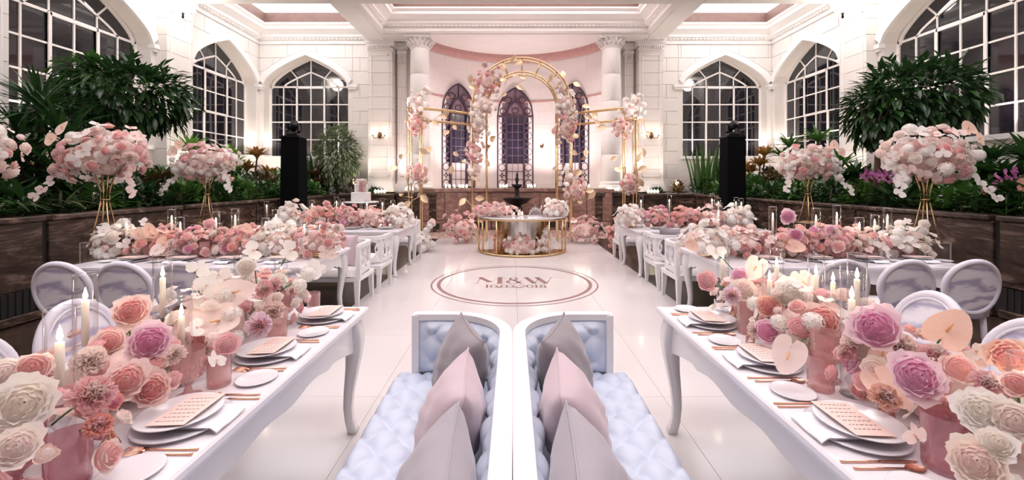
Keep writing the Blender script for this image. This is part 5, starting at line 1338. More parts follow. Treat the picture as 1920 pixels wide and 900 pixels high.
def row(lst, cy, names, size):
    for (px, pal, h, lab) in lst:
        X = (px - CXP) * cy / F
        hr = [(hx, hy, hrp, (hx - CXP) * (cy - 0.2) / F, k, c) for hx, hy, hrp, k, c in HERO.get(lab.split()[0] + str(px), ())]
        centerpiece(lab, X, cy, 0.235, 0.20, h, 42, pal, size, hr)
row([(225, WHITE, 0.34, 'white magnolia-like orchid arrangement at the outer end of the magnolia table'), (300, PEACH, 0.30, 'peach anthurium and rose arrangement next to the white orchid end of the magnolia table'),
     (375, PINK, 0.29, 'pink rose arrangement in the middle of the magnolia table'), (445, PEACH, 0.30, 'peach and pink rose arrangement between pink roses and white hydrangeas of the magnolia table'),
     (520, WHITE, 0.33, 'white hydrangea arrangement on the magnolia table next to blush blooms'), (600, BLUSH, 0.33, 'blush rose arrangement with long stems at the settee end of the magnolia table')], 4.66, 'T2L', (0.050, 0.066))
row([(1325, WHITE, 0.36, 'white orchid arrangement at the settee end of the table by the purple orchids'), (1400, BLUSH, 0.31, 'blush orchid arrangement next to the white settee end, table by the purple orchids'),
     (1480, PEACH, 0.30, 'peach anthurium and mauve rose arrangement on the table by the purple orchids'), (1550, PINK, 0.31, 'pink rose arrangement amid hurricanes on the table by the purple orchids'),
     (1615, BLUSH, 0.29, 'blush and cream arrangement on the table by the purple orchids'), (1690, WHITE, 0.32, 'white ranunculus arrangement at the outer end of the table by the purple orchids')], 4.62, 'T2R', (0.050, 0.066))
for (px, py, r, k, c) in ((1478, 406, 17, 'bigrose', 'mauve'),):
    pass
row([(545, WHITE, 0.42, 'white hydrangea arrangement at the outer end of the table nearest the cake'), (600, PEACH, 0.36, 'peach anthurium arrangement on the table nearest the cake'),
     (650, PINK, 0.34, 'pink rose arrangement on the table nearest the cake'), (700, BLUSH, 0.34, 'blush rose arrangement on the table nearest the cake'), (748, WHITE, 0.36, 'white orchid arrangement at the arch end of the table nearest the cake')], 7.58, 'T3L', (0.056, 0.075))
row([(1182, WHITE, 0.36, 'white orchid arrangement at the arch end of the table nearest the snake plants'), (1232, PINK, 0.34, 'pink rose arrangement on the table nearest the snake plants'),
     (1284, PEACH, 0.34, 'peach rose arrangement on the table nearest the snake plants'), (1334, BLUSH, 0.35, 'blush rose arrangement on the table nearest the snake plants'), (1385, WHITE, 0.38, 'white hydrangea arrangement at the outer end of the table nearest the snake plants')], 7.58, 'T3R', (0.056, 0.075))


# ================================================================== gold floral arch
AX, AY = 0.25, 11.4
arch_o = thing('floral_arch', 'tall gold tube arch with wings, dressed with blush flowers and gold leaves', 'floral arch', (AX, AY, 0))
ZC = H + (CYP - 203) * AY / F; RO, RI = 92.5 * AY / F, 66 * AY / F
for dy in (-0.14, 0.14):
    for r_ in (RO, RI):
        pts = [(-r_, dy, 0), (-r_, dy, ZC * 0.5)] + [(-r_ * math.cos(PI * i / 28), dy, ZC + r_ * math.sin(PI * i / 28)) for i in range(29)] + [(r_, dy, ZC * 0.5), (r_, dy, 0)]
        MB().tube(pts, 0.024, 8, up=(0, 1, 0)).build('arch_tube', 'gold', arch_o, True)
for a in [PI * k / 8 for k in range(9)]:
    for dy in (-0.14, 0.14):
        MB().tube([(-RO * math.cos(a), dy, ZC + RO * math.sin(a)), (-RI * math.cos(a), dy, ZC + RI * math.sin(a))], 0.016, 6, up=(0, 1, 0)).build('cross_tube', 'gold', arch_o, True)
for sx in (-1, 1):
    xo, xi, yo = sx * 2.80, sx * 1.32, -1.0
    zt = 3.42
    for dx, dy in ((0, 0), (sx * -0.27, 0.05), (sx * -0.02, 0.20), (sx * -0.27, 0.24)):
        MB().tube([(xo + dx, yo + dy, 0), (xo + dx, yo + dy, zt)], 0.024, 8).build('wing_post', 'gold', arch_o, True)
    for zz in (zt, zt - 0.30):
        for dy in (0.0, 0.22):
            pts = []
            for i in range(11):
                t = i / 10; pts.append((xo + (xi - xo) * t, yo + dy + (0 - yo - dy * 0.3) * (t ** 1.6), zz))
            MB().tube(pts, 0.022, 8).build('wing_rail', 'gold', arch_o, True)
def apix(px, py, d=AY): p = PD(px, py, d); return p - Vector((AX, AY, 0))
ARW = [('orchid', 'white', 4), ('hydrangea', 'white', 3), ('rose', 'cream', 1.5), ('bud', 'white', 1)]
ARP = [('rose', 'blush', 4), ('rose', 'pink', 2), ('orchid', 'blush', 2), ('bud', 'peach', 1), ('carnation', 'blush', 2)]
clusters = [((915, 150), 26, 30, 16, ARP), ((908, 195), 22, 30, 16, ARW), ((897, 235), 20, 30, 16, ARW), ((890, 285), 20, 26, 15, ARP), ((893, 318), 14, 20, 8, ARW),
            ((1052, 165), 10, 26, 8, ARW), ((1062, 200), 22, 30, 18, ARW), ((1062, 242), 22, 26, 16, ARP), ((1055, 190), 16, 22, 8, ARW),
            ((1078, 355), 22, 26, 14, ARP), ((1066, 335), 14, 18, 7, ARW)]
for (px, py), rx, ry, n, pal in clusters:
    c = apix(px, py, AY - 0.1); k = AY / F; mass(arch_o, c, (rx * k * 0.85, 0.22, ry * k * 0.85), int(n * 1.6), pal, (0.065, 0.105), -1.0, 1.0, 0.62, 0.30, 0.0)
dW = 10.4
for (px, py), rx, ry, n, pal in [((783, 195), 18, 30, 14, ARW), ((798, 170), 8, 14, 5, ARW), ((778, 232), 18, 24, 14, ARP), ((782, 325), 16, 20, 11, ARP), ((780, 352), 8, 16, 4, ARW),
                                 ((1183, 205), 24, 22, 18, ARW), ((1165, 240), 18, 20, 13, ARP), ((1195, 190), 12, 14, 6, ARW), ((1180, 345), 16, 20, 11, ARP)]:
    c = apix(px, py, dW); k = dW / F; mass(arch_o, c, (rx * k * 0.85, 0.2, ry * k * 0.85), int(n * 1.6), pal, (0.06, 0.10), -1.0, 1.0, 0.62, 0.30, 0.0)
GLEAF = leafshape(0.20, 0.13, 0.25, 0.15, 5).mesh('gold_leaf', 'gold_leaf', True)
def vine(pts, leaves=True):
    P = [apix(x, y, AY - 0.2 - 0.1 * (i % 2)) if 840 < x < 1115 else apix(x, y, dW - 0.12) for i, (x, y) in enumerate(pts)]
    MB().tube(P, 0.008, 5).build('gold_vine', 'gold_leaf', arch_o, True)
    for p in P[1:]:
        d = Vector((FR.uniform(-1, 1), FR.uniform(-0.6, 0.1), FR.uniform(-1, 0.6))).normalized(); z = (Vector((0, -1, 0.2)) - d * d.dot(Vector((0, -1, 0.2)))).normalized(); x = d.cross(z)
        M = Matrix((x, d, z)).transposed().to_4x4(); M.translation = p
        inst('gold_leaf', GLEAF, arch_o, None, M=M @ Matrix.Scale(FR.uniform(0.8, 1.25), 4))
for v in ([(925, 130), (945, 120), (968, 104), (965, 120)], [(950, 150), (970, 140), (988, 146), (968, 160)], [(1000, 140), (1030, 150), (1045, 160), (1055, 133)], [(1040, 165), (1060, 160), (1075, 155)],
          [(880, 150), (882, 140), (893, 165)], [(890, 290), (910, 300), (920, 265)], [(870, 280), (850, 285), (868, 300), (848, 310)], [(885, 330), (900, 345), (908, 372), (884, 388)],
          [(905, 380), (893, 395), (872, 372)], [(1060, 250), (1085, 255), (1092, 198)], [(1065, 280), (1082, 290), (1100, 280), (1092, 300)], [(1060, 310), (1036, 318), (1075, 330), (1090, 320)],
          [(1080, 355), (1098, 358), (1092, 378), (1105, 372)], [(790, 215), (810, 226), (840, 205), (838, 222)], [(845, 225), (850, 235), (842, 245)], [(770, 280), (750, 298), (745, 312)], [(780, 300), (800, 288), (803, 275)],
          [(775, 370), (750, 368), (770, 378), (790, 366)], [(1200, 230), (1207, 222), (1210, 245)], [(1165, 225), (1125, 232), (1110, 222)], [(1190, 270), (1205, 278), (1200, 290)], [(1175, 310), (1152, 315), (1145, 300)],
          [(1190, 320), (1212, 313), (1196, 335)], [(930, 190), (940, 180), (950, 150)], [(1090, 215), (1110, 208), (1120, 240)]):
    vine(v)
# floor clusters at the feet of the arch
for dx in (-RO, -RI, RI, RO):
    for dy in (-0.14, 0.14): obstacle(AX + dx, AY + dy, 0.026, 3.0)
for sx in (-1, 1):
    for dx, dy in ((0, 0), (sx * -0.27, 0.05), (sx * -0.02, 0.20), (sx * -0.27, 0.24)): obstacle(AX + sx * 2.80 + dx, AY - 1.0 + dy, 0.026, 3.0)
def floor_flowers(label, px, py, w_, h_, n, pal, sz=(0.075, 0.11), tall=None):
    p = PZ(px, py, 0.0); k = p.y / F
    root = thing('floor_bouquet', label, 'flowers', p)
    mass(root, (0, 0, h_ * k * 0.5), (w_ * k * 0.5, w_ * k * 0.4, h_ * k * 0.5), int(n * 1.7), pal, (sz[0] * 0.8, sz[1] * 0.85), -0.9, 1.0, 0.6, 0.32, 0.1)
    if tall:
        for (tx, ty) in tall: k_b, c_b = pick(pal); place(root, k_b, c_b, PD(tx, ty, p.y) - p, Vector((0.2, -1, 0.4)).normalized(), FR.uniform(*sz))
floor_flowers('blush rose bouquet on the floor by the gold half-round table, mosaic behind', 868, 456, 62, 52, 30, ARP, tall=[(845, 420), (852, 412), (860, 408), (838, 428), (885, 405)])
floor_flowers('blush rose bouquet on the floor behind the white end of the gold table', 1095, 456, 64, 48, 30, ARP, tall=[(1120, 425), (1108, 415), (1090, 410), (1128, 438), (1075, 412)])
floor_flowers('white orchid bouquet on the floor at the wing post', 790, 472, 36, 30, 20, ARW, tall=[(790, 448), (796, 440), (800, 432), (806, 424), (810, 418), (786, 455)])
floor_flowers('peach rose bouquet on the floor at the wing post', 1158, 468, 32, 50, 22, [('rose', 'peach', 3), ('rose', 'blush', 2), ('bud', 'coral', 1)], tall=[(1142, 430), (1148, 442), (1168, 425)])

# ================================================================== gold half-round table
HT = 0.82; TR = 1.0; TX, TY = 0.22, 9.80
ht = thing('half_round_table', 'gold framed half-round mirrored table with pale stone top', 'table', (TX, TY, 0))
def arcp(r, z, n=28): return [(r * math.cos(PI + PI * i / n), r * 0.92 * math.sin(PI + PI * i / n), z) for i in range(n + 1)]
MB().tube(arcp(TR, 0.025) + [(TR, 0, 0.025)], 0.022, 8).build('base_ring', 'gold', ht, True)
MB().tube(arcp(TR, HT - 0.05), 0.018, 8).build('top_ring', 'gold', ht, True)
MB().prism([(x, y) for x, y, z in arcp(TR + 0.02, 0)], HT - 0.03, HT).build('table_top', 'china', ht)
MB().prism([(x, y) for x, y, z in arcp(TR + 0.025, 0)], HT - 0.045, HT - 0.03).build('top_edge', 'gold', ht)
MB().prism([(x, y) for x, y, z in arcp(TR - 0.02, 0)], 0.012, 0.028).build('base_plate', 'gold_mirror', ht)
for a in (181, 208, 236, 304, 332, 359):
    r = math.radians(a); MB().tube([(TR * math.cos(r), TR * 0.92 * math.sin(r), 0.02), (TR * math.cos(r), TR * 0.92 * math.sin(r), HT - 0.04)], 0.020, 8).build('post', 'gold', ht, True)
for (a0, a1, rr, mt) in ((208, 238, 0.62, 'gold_mirror'), (302, 332, 0.62, 'gold_mirror'), (238, 302, 0.62, 'mirror_pale')):
    pts = [(rr * math.cos(math.radians(a0 + (a1 - a0) * i / 8)), rr * 0.92 * math.sin(math.radians(a0 + (a1 - a0) * i / 8))) for i in range(9)]
    m = MB(); m.grid(lambda u, v: (*pts[round(u * 8)], 0.03 + (HT - 0.09) * v), 8, 1); m.grid(lambda u, v: (pts[8 - round(u * 8)][0], pts[8 - round(u * 8)][1] + 0.012, 0.03 + (HT - 0.09) * v), 8, 1); m.build('mirror_panel', mt, ht)
for a in (181, 208, 236, 304, 332, 359): obstacle(TX + TR * math.cos(math.radians(a)), TY + TR * 0.92 * math.sin(math.radians(a)), 0.022, HT - 0.05)
obstacle(TX + 0.28, TY - 0.48, 0.165, HT + 0.27)
for dx, dy in ((-0.02, -0.30), (0.05, -0.22), (-0.14, -0.36)): obstacle(TX + dx - 0.05, TY + dy, 0.036, HT + 0.1)
def tmass(root, c, rad, n, pal, sz, **k): mass(root, c, rad, n, pal, sz, -0.7, 1.0, 0.75, 0.15, 0.2)
def bouq(label, loc, rad, n, pal, sz):
    root = thing('table_bouquet', label, 'flowers', loc); tmass(root, (0, 0, rad[2] * 0.8), rad, n, pal, sz); return root
bouq('pink rose bouquet on top of the half-round table', (TX - 0.62, TY - 0.40, HT), (0.42, 0.20, 0.16), 34, ARP, (0.06, 0.085))
bouq('white hydrangea bouquet on top of the half-round table', (TX + 0.74, TY - 0.36, HT), (0.28, 0.20, 0.20), 28, ARW, (0.065, 0.09))
APR = [('rose', 'apricot', 4), ('bud', 'apricot', 2), ('carnation', 'peach', 1)]
bouq('apricot flowers inside the gold frame of the half-round table', (TX - 0.53, TY - 0.55, 0.03), (0.10, 0.075, 0.26), 22, APR, (0.042, 0.06))
bouq('blush and white roses heaped inside the half-round table', (TX - 0.02, TY - 0.745, 0.03), (0.38, 0.075, 0.22), 54, ARP + ARW, (0.046, 0.062))
bouq('white carnations rising inside the half-round table', (TX + 0.50, TY - 0.57, 0.03), (0.13, 0.08, 0.30), 30, ARW, (0.048, 0.066))
cl = thing('glass_cloche', 'clear glass dome with knob on the half-round table', 'cloche', (TX + 0.28, TY - 0.48, HT))
MB().lathe([(0.14, 0.0), (0.14, 0.09), (0.12, 0.15), (0.07, 0.20), (0.0, 0.215)], 20, cap=False).build('dome', 'crystal', cl, True)
MB().lathe([(0.012, 0.21), (0.022, 0.235), (0.012, 0.26), (0, 0.265)], 10).build('knob', 'crystal', cl, True)
MB().lathe([(0.16, 0.0), (0.16, 0.012), (0.0, 0.012)], 20).build('base_plate', 'china', cl, True)
for k, (dx, dy) in enumerate(((-0.02, -0.30), (0.05, -0.22), (-0.14, -0.36))):
    t = thing('votive_candle', 'lit votive candle in clear glass on the half-round table', 'candle', (TX + dx - 0.05, TY + dy, HT), 0, 'votives on the half-round table')
    MB().lathe([(0.03, 0), (0.034, 0.09)], 12, cap=False).build('glass', 'glass', t, True); MB().lathe([(0.028, 0.002), (0.028, 0.05), (0, 0.05)], 10).build('wax', 'wax', t, True)
    MB().lathe([(0, 0.05), (0.009, 0.06), (0.006, 0.08), (0, 0.095)], 6).build('flame', 'votive_flame', t, True)

# ================================================================== fountain
fo = thing('fountain', 'black iron tiered fountain with urn finial before the apse wall', 'fountain', (0.14, 13.3, 0))
MB().lathe([(0.45, 0), (0.45, 0.08), (0.22, 0.12), (0.14, 0.3), (0.12, 0.6), (0.17, 0.75), (0.12, 0.85)], 20).build('pedestal', 'black_iron', fo, True)
MB().lathe([(0.10, 0.84), (0.30, 0.92), (0.46, 1.06), (0.50, 1.08), (0.46, 1.085), (0.2, 1.0), (0, 0.98)], 28).build('lower_bowl', 'black_iron', fo, True)
MB().lathe([(0.12, 1.0), (0.08, 1.1), (0.06, 1.2), (0.08, 1.3), (0.06, 1.36), (0.12, 1.42), (0.19, 1.50), (0.17, 1.51), (0.05, 1.46)], 20).build('upper_bowl', 'black_iron', fo, True)
MB().lathe([(0.05, 1.46), (0.035, 1.55), (0.06, 1.62), (0.065, 1.68), (0.03, 1.74), (0.045, 1.78), (0.02, 1.86), (0, 1.92)], 14).build('finial', 'black_iron', fo, True)

# ================================================================== tall flower stands on clear plinths
def stand(px, pyb, d, label, plabel, pal, zrim=0.88, n=64, seedspin=0.0):
    X = (px - CXP) * d / F
    pl = thing('acrylic_plinth', plabel, 'plinth', (X, d, 0))
    h = 0.15; z = zrim
    m = MB()
    for (x0, x1, y0, y1) in ((-h, h, -h, -h + 0.008), (-h, h, h - 0.008, h), (-h, -h + 0.008, -h, h), (h - 0.008, h, -h, h)): m.box(x0, x1, y0, y1, 0, z)
    m.box(-h, h, -h, h, z - 0.008, z); m.build('clear_panel', 'acrylic', pl)
    m = MB()
    for x in (-h, h):
        for y in (-h, h): m.box(x - 0.005, x + 0.005, y - 0.005, y + 0.005, 0, z)
        m.box(x - 0.005, x + 0.005, -h, h, z - 0.006, z + 0.002)
    for y in (-h, h): m.box(-h, h, y - 0.005, y + 0.005, z - 0.006, z + 0.002)
    m.build('polished_edge', 'acrylic_edge', pl)
    root = thing('flower_stand', label, 'flower stand', (X, d, z))
    hs = 0.80
    for k in range(4):
        a = PI / 4 + k * PI / 2 + 0.3
        MB().tube([(0.145 * math.cos(a), 0.145 * math.sin(a), 0.005), (0.085 * math.cos(a), 0.085 * math.sin(a), 0.22), (0.040 * math.cos(a), 0.040 * math.sin(a), 0.45), (0.045 * math.cos(a), 0.045 * math.sin(a), 0.62), (0.09 * math.cos(a), 0.09 * math.sin(a), hs)], 0.009, 6).build('leg', 'gold', root, True)
    MB().tube([(0.145 * math.cos(2 * PI * i / 20), 0.145 * math.sin(2 * PI * i / 20), 0.008) for i in range(20)], 0.007, 5, True).build('base_ring', 'gold', root, True)
    MB().tube([(0.042 * math.cos(2 * PI * i / 14), 0.042 * math.sin(2 * PI * i / 14), 0.5) for i in range(14)], 0.006, 5, True).build('waist_ring', 'gold', root, True)
    sg = 1 if X < 0 else -1
    mass(root, (0, 0, hs + 0.22), (0.36, 0.33, 0.30), int(n * 1.25), BLUSH + ARP + WHITE, (0.050, 0.088), -0.85, 1.0, 0.72, 0.24, 0.1)
    mass(root, (sg * 0.26, -0.05, hs + 0.28), (0.22, 0.22, 0.22), 26, pal, (0.05, 0.085), -0.8, 1, 0.6, 0.28, 0.1)
    mass(root, (-sg * 0.30, -0.06, hs + 0.16), (0.17, 0.17, 0.20), 20, pal, (0.05, 0.08), -0.9, 1, 0.55, 0.3, 0.0)
    for k in range(9): bloom(root, 'orchid', pal[0][1], Vector((sg * (0.36 + 0.025 * k) * (1 if k % 2 else -1), -0.10 - 0.02 * k, hs + 0.10 - 0.045 * k)), Vector((0.1 * sg, -1, 0.3)).normalized(), 0.07)
    for dx, dz in ((-sg * 0.30, 0.52), (-sg * 0.42, 0.40), (0.05, 0.12)): anthurium(root, Vector((dx, -0.2, hs + dz)), Vector((FR.uniform(-0.4, 0.4), -1, 0.4)).normalized(), FR.uniform(-1, 1), 0.095, 'peach')
stand(172 + 25, 455, 5.1, 'gold stand of pale pink roses and orchids before the bushy green ficus tree', 'clear acrylic plinth at the outer end of the magnolia table', ARP)
stand(388, 415, 7.2, 'gold stand of blush roses before the bright dracaenas', 'clear acrylic plinth at the outer end of the table nearest the cake', ARW)
stand(1735, 450, 5.1, 'gold stand of pink roses and trailing white orchids by the purple orchids', 'clear acrylic plinth at the outer end of the table by the purple orchids', ARW)
stand(1515, 400, 7.4, 'gold stand of white and peach flowers before the long green leaves', 'clear acrylic plinth at the outer end of the table nearest the snake plants', ARW)
stand(-85, 400, 4.0, 'gold stand of white orchids in front of the spiky yucca', 'clear acrylic plinth in front of the spiky yucca', ARW)

# ================================================================== light towers
def tower(X, d, top, label, hl):
    t = thing('light_tower', label, 'tower', (X, d, 0))
    MB().add([(-0.23, -0.21, 0), (0.23, -0.21, 0), (0.23, 0.21, 0), (-0.23, 0.21, 0), (-0.205, -0.19, top), (0.205, -0.19, top), (0.205, 0.19, top), (-0.205, 0.19, top)], [(0, 3, 2, 1), (4, 5, 6, 7), (0, 1, 5, 4), (1, 2, 6, 5), (2, 3, 7, 6), (3, 0, 4, 7)]).build('black_cover', 'black_cloth', t)
    MB().box(-0.215, 0.215, -0.2, 0.2, top - 0.03, top + 0.004).build('top_plate', 'black_iron', t)
    h = thing('moving_head_light', hl, 'stage light', (X, d, top + 0.004))
    MB().bbox(-0.13, 0.13, -0.12, 0.12, 0, 0.08, 0.015).build('base', 'black_iron', h)
    m = MB(); m.box(-0.13, -0.10, -0.05, 0.05, 0.08, 0.27); m.box(0.10, 0.13, -0.05, 0.05, 0.08, 0.27); m.box(-0.13, 0.13, -0.05, 0.05, 0.08, 0.11); m.build('yoke', 'black_iron', h)
    o = MB().lathe([(0.05, -0.12), (0.085, -0.10), (0.095, 0.0), (0.09, 0.10), (0.075, 0.13), (0.06, 0.125), (0.0, 0.12)], 16).build('head', 'black_iron', h, True, (0, 0, 0.24)); o.rotation_euler = (0.9, 0, 0.5)
for sx in (-1, 1): spot('moving_head_beam', (sx * 5.0, 9.75, 2.98), (0.25, 11.2, 2.3), 420, (1, 0.92, 0.86), 55, 0.08, 0.8)
tower(-5.16, 10.0, 2.66, 'tall black cloth light tower beside the bushy ficus', 'black moving head light on the tower beside the bushy ficus')
tower(5.19, 10.0, 2.66, 'tall black cloth light tower beside the snake plants', 'black moving head light on the tower beside the snake plants')

# ================================================================== cake
ct = thing('cake_table', 'white pedestal table carrying the tiered cake', 'table', tuple(PD(677, 420, 10.6).xy) + (0,))
ctz = H - (378 - CYP) * 10.6 / F
MB().lathe([(0.22, 0), (0.22, 0.03), (0.05, 0.06), (0.04, ctz - 0.05), (0.09, ctz - 0.03)], 18).build('pedestal', 'white_paint', ct, True)
MB().lathe([(0.42, ctz - 0.03), (0.43, ctz - 0.02), (0.43, ctz), (0, ctz)], 28).build('table_top', 'white_paint', ct, True)
ck = thing('tiered_cake', 'square three-tier marble-effect cake with pink roses', 'cake', tuple(PD(677, 420, 10.6).xy) + (ctz,))
k_ = 10.6 / F; z = 0.0
for hw, hh in ((14 * k_, 18 * k_), (9.5 * k_, 14 * k_), (7 * k_, 10.5 * k_)):
    MB().bbox(-hw, hw, -hw, hw, z, z + hh, 0.012).build('cake_tier', 'cake_marble', ck); z += hh
for i in range(14):
    t = i / 13; bloom(ck, 'rose', ('blush', 'cream', 'pink')[i % 3], Vector((0.10 + 0.05 * math.sin(i * 2.1), -0.13 - 0.02 * (i % 3), 0.26 + 0.26 * t)), Vector((0.5, -1, 0.3)).normalized(), 0.055)

# ================================================================== sconces, globes, votives
def sconce(p, rz, label, group, two=True):
    t = thing('wall_sconce', label, 'wall lamp', p, rz, group)
    o = MB().lathe([(0.0, 0.03), (0.05, 0.025), (0.075, 0.0)], 16, sy=1.5).build('back_plate', 'bronze', t, True); o.rotation_euler = (PI / 2, 0, 0)
    for sx in ((-1, 1) if two else (0,)):
        x1 = sx * 0.20
        MB().tube([(0, -0.03, -0.02), (x1 * 0.35, -0.08, -0.09), (x1 * 0.8, -0.11, -0.09), (x1, -0.12, -0.01)], 0.012, 6).build('arm', 'bronze', t, True)
        MB().lathe([(0.02, -0.02), (0.035, 0.0), (0.03, 0.01)], 10, c=(x1, -0.12, 0)).build('cup', 'bronze', t, True)
        MB().lathe([(0.03, 0.01), (0.055, 0.05), (0.06, 0.09), (0.075, 0.13)], 12, c=(x1, -0.12, 0), cap=False).build('shade', 'lamp_glass', t, True)
sconce((CX - 4.50, YB - 0.565, 3.12), 0, 'double bronze wall sconce on the pilaster beside the tiered cake', None)
sconce((CX + 4.50, YB - 0.565, 3.12), 0, 'double bronze wall sconce on the pilaster beside the snake plants', None)
for th in (-0.97 * TH, -0.29, 0.29, 0.97 * TH):
    p = apt(th, AR - 0.02); sconce((p[0], p[1], 2.95), -th, 'single bronze sconce on the pink apse wall', 'apse wall sconces', False)
for sx in (-1, 1):
    p = PD(343 if sx < 0 else 1580, 3, 10.4)
    t = thing('globe_lamp', 'white glass globe lamp with black tassel hanging by the ' + ('dracaenas' if sx < 0 else 'purple orchids') + ' side wall', 'lamp', (p.x, p.y, p.z))
    MB().lathe([(0, -0.26), (0.14, -0.22), (0.24, -0.10), (0.27, 0.04), (0.22, 0.18), (0.10, 0.26)], 20).build('glass_globe', 'globe_glass', t, True)
    MB().lathe([(0.10, 0.25), (0.11, 0.255), (0.012, 0.26), (0.012, ZE - 0.03 - p.z)], 10).build('rod', 'bronze', t, True)
    MB().lathe([(0, -0.42), (0.03, -0.40), (0.02, -0.32), (0.04, -0.28), (0.0, -0.25)], 8).build('tassel', 'black_iron', t, True)
def votive(p, label, group):
    t = thing('votive_candle', label, 'candle', p, 0, group)
    ob('glass', VG, t); ob('wax', VW, t); ob('flame', VF, t)
VG = MB().lathe([(0.045, 0), (0.05, 0.12)], 12, cap=False).mesh('glass', 'glass', True); VW = MB().lathe([(0.04, 0.002), (0.04, 0.06), (0, 0.06)], 10).mesh('wax', 'wax', True)
VF = MB().lathe([(0, 0.06), (0.02, 0.08), (0.012, 0.12), (0, 0.15)], 6).mesh('flame', 'votive_flame', True)
for px in (836, 843, 852, 862, 868, 875, 938, 944, 950, 990, 996, 1003, 1080, 1088, 1096, 1104):
    p = PD(px, 350, 14.25 if 900 < px < 1040 else 13.9); votive((p.x, p.y, 1.36), 'lit votive candle in clear glass on the marble apse ledge', 'votives on the apse ledge')
for base, lab in ((770, 'cake'), (1150, 'snake plant'), (1225, 'snake plant pilaster'), (712, 'cake pilaster')):
    for dx in (-9, -3, 3, 9):
        p = PD(base + dx, 352, 13.42); zz = 1.26 if base in (770, 1150) else PH
        votive((p.x, p.y + 0.02, zz), 'lit votive candle in clear glass on the marble ledge, ' + lab + ' side', 'votives on the ledge, ' + lab + ' side')

# ================================================================== plants
PR = random.Random(21)
LM = {}
def lmesh(L, W, mt, fold=0.3, droop=0.25, nv=4):
    key = (L, W, mt, fold, droop, nv)
    if key not in LM: LM[key] = leafshape(L, W, fold, droop, nv).mesh('leaf', mt, True)
    return LM[key]
def frame(d, up=Vector((0, 0, 1))):
    d = d.normalized(); z = up - d * d.dot(up)
    if z.length < 1e-3: z = Vector((0, -1, 0))
    z.normalize(); x = d.cross(z); return Matrix((x, d, z)).transposed().to_4x4()
def put_leaves(root, items, L, W, mt, fold=0.3, droop=0.3, limit=300, nv=4):
    """items: (pos, dir, scale); the most visible ones are single leaves, the rest one joined mesh"""
    cam_l = Vector((0, 0, H)) - Vector(root.location)
    WO = Vector(root.location); its = []
    for p, d, s_ in items:
        p = Vector(p); d = Vector(d).normalized(); tl = L * s_; inner = WO.x < CX
        for _ in range(2):
            lo = p.z + WO.z + min(0, d.z * tl - droop * tl); tip = WO + p + d * tl
            near = min(abs(tip.x - CX), abs(p.x + WO.x - CX)) < 5.90 or (min(tip.y, p.y + WO.y) < 13.55 and WO.y > 13.3)
            floor_ = PH + 0.015 if near else PH - 0.10
            if lo < floor_:
                if d.z < 0.25: d = Vector((d.x, d.y, 0.25 + droop * 0.7)).normalized()
                lo = p.z + WO.z + min(0, d.z * tl - droop * tl); p.z += max(0, min(floor_ - lo, 0.35)) if near else max(0, floor_ - lo)
        tip = WO + p + d * tl; sg = -1 if inner else 1
        out = sg * (tip.x - CX) - (WX - 0.05); p.x -= sg * max(0, out, sg * (p.x + WO.x - CX) - (WX - 0.05))
        p.y -= max(0, tip.y - (YB - 0.04), p.y + WO.y - (YB - 0.04))
        ed = 5.72 - min(sg * (tip.x - CX), sg * (p.x + WO.x - CX))
        if ed > 0 and WO.y < 13.2: p.x += sg * ed
        its.append((p, d, s_))
    items = sorted(its, key=lambda it: (it[0] - cam_l).length)
    me = lmesh(L, W, mt, fold, droop, nv)
    for p, d, s_ in items[:limit]:
        M = frame(d) @ Matrix.Scale(s_, 4); M.translation = p; inst('leaf', me, root, None, M=M)
    if len(items) > limit:
        base = leafshape(L, W, fold, droop, 2); m = MB()
        for p, d, s_ in items[limit:]:
            M = frame(d) @ Matrix.Scale(s_, 4); M.translation = p
            m.add([M @ Vector(v) for v in base.v], base.f)
        o = m.build('foliage', mt, root, True); o['kind'] = 'stuff'
def ficus(label, loc, crown, rad, n, L, mt, limit=300, stemz=None, group=None):
    root = thing('ficus_tree', label, 'tree', loc, 0, group)
    c = Vector(crown) - Vector(loc)
    MB().tube([(0, 0, 0), (c.x * 0.3 + 0.05, c.y * 0.3, c.z * 0.5), (c.x, c.y, c.z)], [0.055, 0.045, 0.03], 8).build('trunk', 'bark', root, True)
    for k in range(7):
        a = k * 0.9; e = Vector((rad[0] * 0.7 * math.cos(a), rad[1] * 0.7 * math.sin(a), rad[2] * (0.2 + 0.5 * PR.random())))
        MB().tube([c * 0.62, c * 0.85 + e * 0.4, c + e], [0.025, 0.018, 0.008], 6).build('branch', 'bark', root, True)
    items = []
    for i in range(n):
        d = Vector((PR.gauss(0, 1), PR.gauss(0, 1), PR.gauss(0, 1))).normalized(); k = PR.uniform(0.55, 1.0) ** 0.5
        if PR.random() < 0.35: k *= 1.1
        lob = 1 + 0.18 * math.sin(5 * math.atan2(d.y, d.x) + 2) * math.cos(3 * d.z)
        p = c + Vector((d.x * rad[0], d.y * rad[1], d.z * rad[2])) * (k * lob)
        dr = (d + Vector((PR.uniform(-.6, .6), PR.uniform(-.6, .6), PR.uniform(-.9, .2)))).normalized()
        items.append((p, dr, PR.uniform(0.7, 1.25)))
    put_leaves(root, items, L, L * 0.34, mt, limit=limit)
    return root
c = PD(240, 182, 7.8); ficus('big round dark green ficus tree beside the spiky yucca', (c.x, c.y, PH - 0.13), c, (0.98, 0.85, 0.56), 2000, 0.22, 'leaf_dark')
c = PD(170, 140, 7.6); ficus('bright green leafy branch of a young tree above the spiky yucca', (c.x - 0.2, c.y - 0.3, PH - 0.13), c, (0.42, 0.4, 0.26), 260, 0.20, 'leaf_mid', 150)
c = PD(1715, 188, 7.5); ficus('big round dark green ficus tree behind the purple orchids', (c.x, c.y, PH - 0.13), c, (0.90, 0.80, 0.60), 1900, 0.22, 'leaf_dark')
